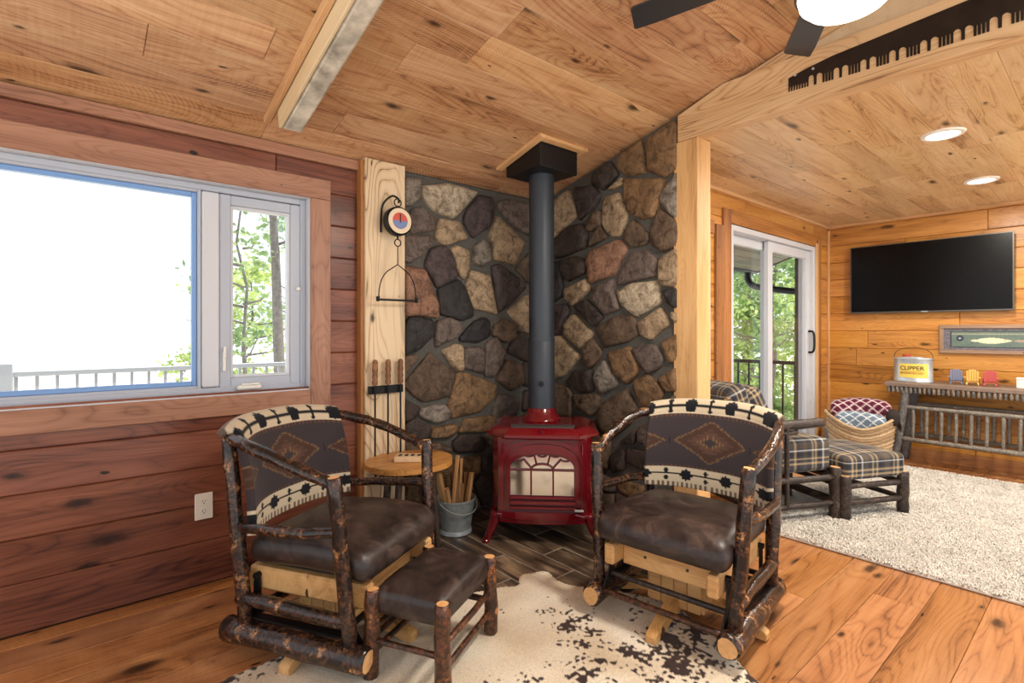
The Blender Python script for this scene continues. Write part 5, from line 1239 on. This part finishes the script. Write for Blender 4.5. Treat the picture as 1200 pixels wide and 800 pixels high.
# ================================================================== DEN: plaid armchair and ottoman
ac = root('log_armchair', 'log-framed armchair with plaid cushions on the shag rug', 'chair', (3.571, 1.567, .02), math.radians(-25 - 90)); hw, fy_, ry_ = .28, .30, -.30
for sx in (1, -1):
    log('front_post', (sx * hw, fy_, 0), (sx * hw, fy_, .325), .036, 'log_dark', ac); log('rear_post', (sx * hw, ry_, 0), (sx * hw, ry_ - .02, .60), .036, 'log_dark', ac)
    log('side_rail', (sx * hw, ry_, .262), (sx * hw, fy_, .262), .02, 'log_dark', ac); log('side_rail', (sx * hw, ry_, .10), (sx * hw, fy_, .10), .018, 'log_dark', ac)
    log('arm', (sx * hw, ry_ - .08, .60), (sx * hw, fy_ - .10, .615), .03, 'log_dark', ac); log('under_arm_rail', (sx * hw, ry_, .555), (sx * hw, .0, .56), .016, 'log_dark', ac)
    log('arm_spindle', (sx * (hw + .005), -.08, .09), (sx * (hw + .005), -.08, .60), .014, 'log_dark', ac)
    log('back_post', (sx * (hw - .05), ry_ + .02, .25), (sx * (hw - .05), ry_ - .17, .78), .024, 'log_dark', ac)
for z_ in (.262, .10): log('cross_rail', (-hw, fy_, z_), (hw, fy_, z_), .02, 'log_dark', ac); log('cross_rail', (-hw, ry_, z_), (hw, ry_, z_), .02, 'log_dark', ac)
log('top_rail', (-hw + .04, ry_ - .165, .76), (hw - .04, ry_ - .165, .76), .022, 'log_dark', ac)
cushion('seat_cushion', (.49, .62, .21), .035, 'plaid', ac, 52, .02, (0, .0, .395), plaid_on(.245, .31, .105))
bc_ = cushion('back_cushion', (.48, .17, .50), .06, 'plaid', ac, 44, 0, (0, -.32, .62), plaid_on(.24, .085, .25)); bc_.rotation_euler = (math.radians(22), 0, 0)
pw = cushion('throw_pillow', (.36, .15, .36), .07, 'plaid', None, 40, 0, None, plaid_on(.18, .075, .18)); pw.rotation_euler = (math.radians(28), 0, math.radians(-25 - 90)); pw.location = (3.571 - .20 * .906 - .05 * .423, 1.567 + .20 * .423 - .05 * .906, .70)
tag(pw, 'plaid throw pillow leaning on the armchair back', 'pillow')
o1, o2 = Vector((3.742, 1.137, 0)), Vector((4.166, .932, 0)); oa = math.atan2((o2 - o1).y, (o2 - o1).x); ow = (o2 - o1).length / 2; od = .24
oc_ = (o1 + o2) / 2 + Vector((-math.sin(oa), math.cos(oa), 0)) * od
ot = root('log_ottoman', 'log-legged ottoman with plaid cushion on the shag rug', 'ottoman', (oc_.x, oc_.y, .02), oa)
for sx in (1, -1):
    for sy in (1, -1): log('leg', (sx * ow, sy * od, 0), (sx * ow, sy * od, .275), .034, 'log_dark', ot)
    for z_ in (.10, .205): log('rail', (-ow, sx * od, z_), (ow, sx * od, z_), .018, 'log_dark', ot); log('rail', (sx * ow, -od, z_), (sx * ow, od, z_), .018, 'log_dark', ot)
cushion('cushion', (2 * ow + .015, 2 * od + .03, .15), .03, 'plaid', ot, 52, .02, (0, 0, .318), plaid_on(ow + .0075, od + .015, .075))
# ================================================================== SHAG RUG
RX0, RX1, RY0, RY1 = 3.19, 5.62, -.75, 1.62
rg_ = root('shag_rug', 'thick cream shag rug on the den floor', 'rug', ((RX0 + RX1) / 2, (RY0 + RY1) / 2, 0))
mkbox('backing', (0, 0, .009), (RX1 - RX0, RY1 - RY0, .014), 'shag', rg_, .004)
vs, fs = [], []; q = random.Random(5)
for i in range(120000):
    x, y = q.uniform(RX0, RX1), q.uniform(RY0, RY1) if q.random() < .85 else q.uniform(.2, RY1)
    x -= (RX0 + RX1) / 2; y -= (RY0 + RY1) / 2; th = q.uniform(0, 6.283); w = q.uniform(.003, .0055); l = q.uniform(.008, .018); hgt = q.uniform(.022, .032)
    c_, s_ = math.cos(th), math.sin(th); k_ = len(vs)
    vs += [(x - s_ * w, y + c_ * w, .012), (x + s_ * w, y - c_ * w, .012), (x + c_ * l * .5 + s_ * w, y + s_ * l * .5 - c_ * w, hgt), (x + c_ * l * .5 - s_ * w, y + s_ * l * .5 + c_ * w, hgt), (x + c_ * l, y + s_ * l, hgt * .8)]
    fs += [(k_, k_ + 1, k_ + 2, k_ + 3), (k_ + 3, k_ + 2, k_ + 4)]
pl_ = raw('pile', vs, fs, 'shag', rg_); pl_['kind'] = 'stuff'
bpy.context.view_layer.update()
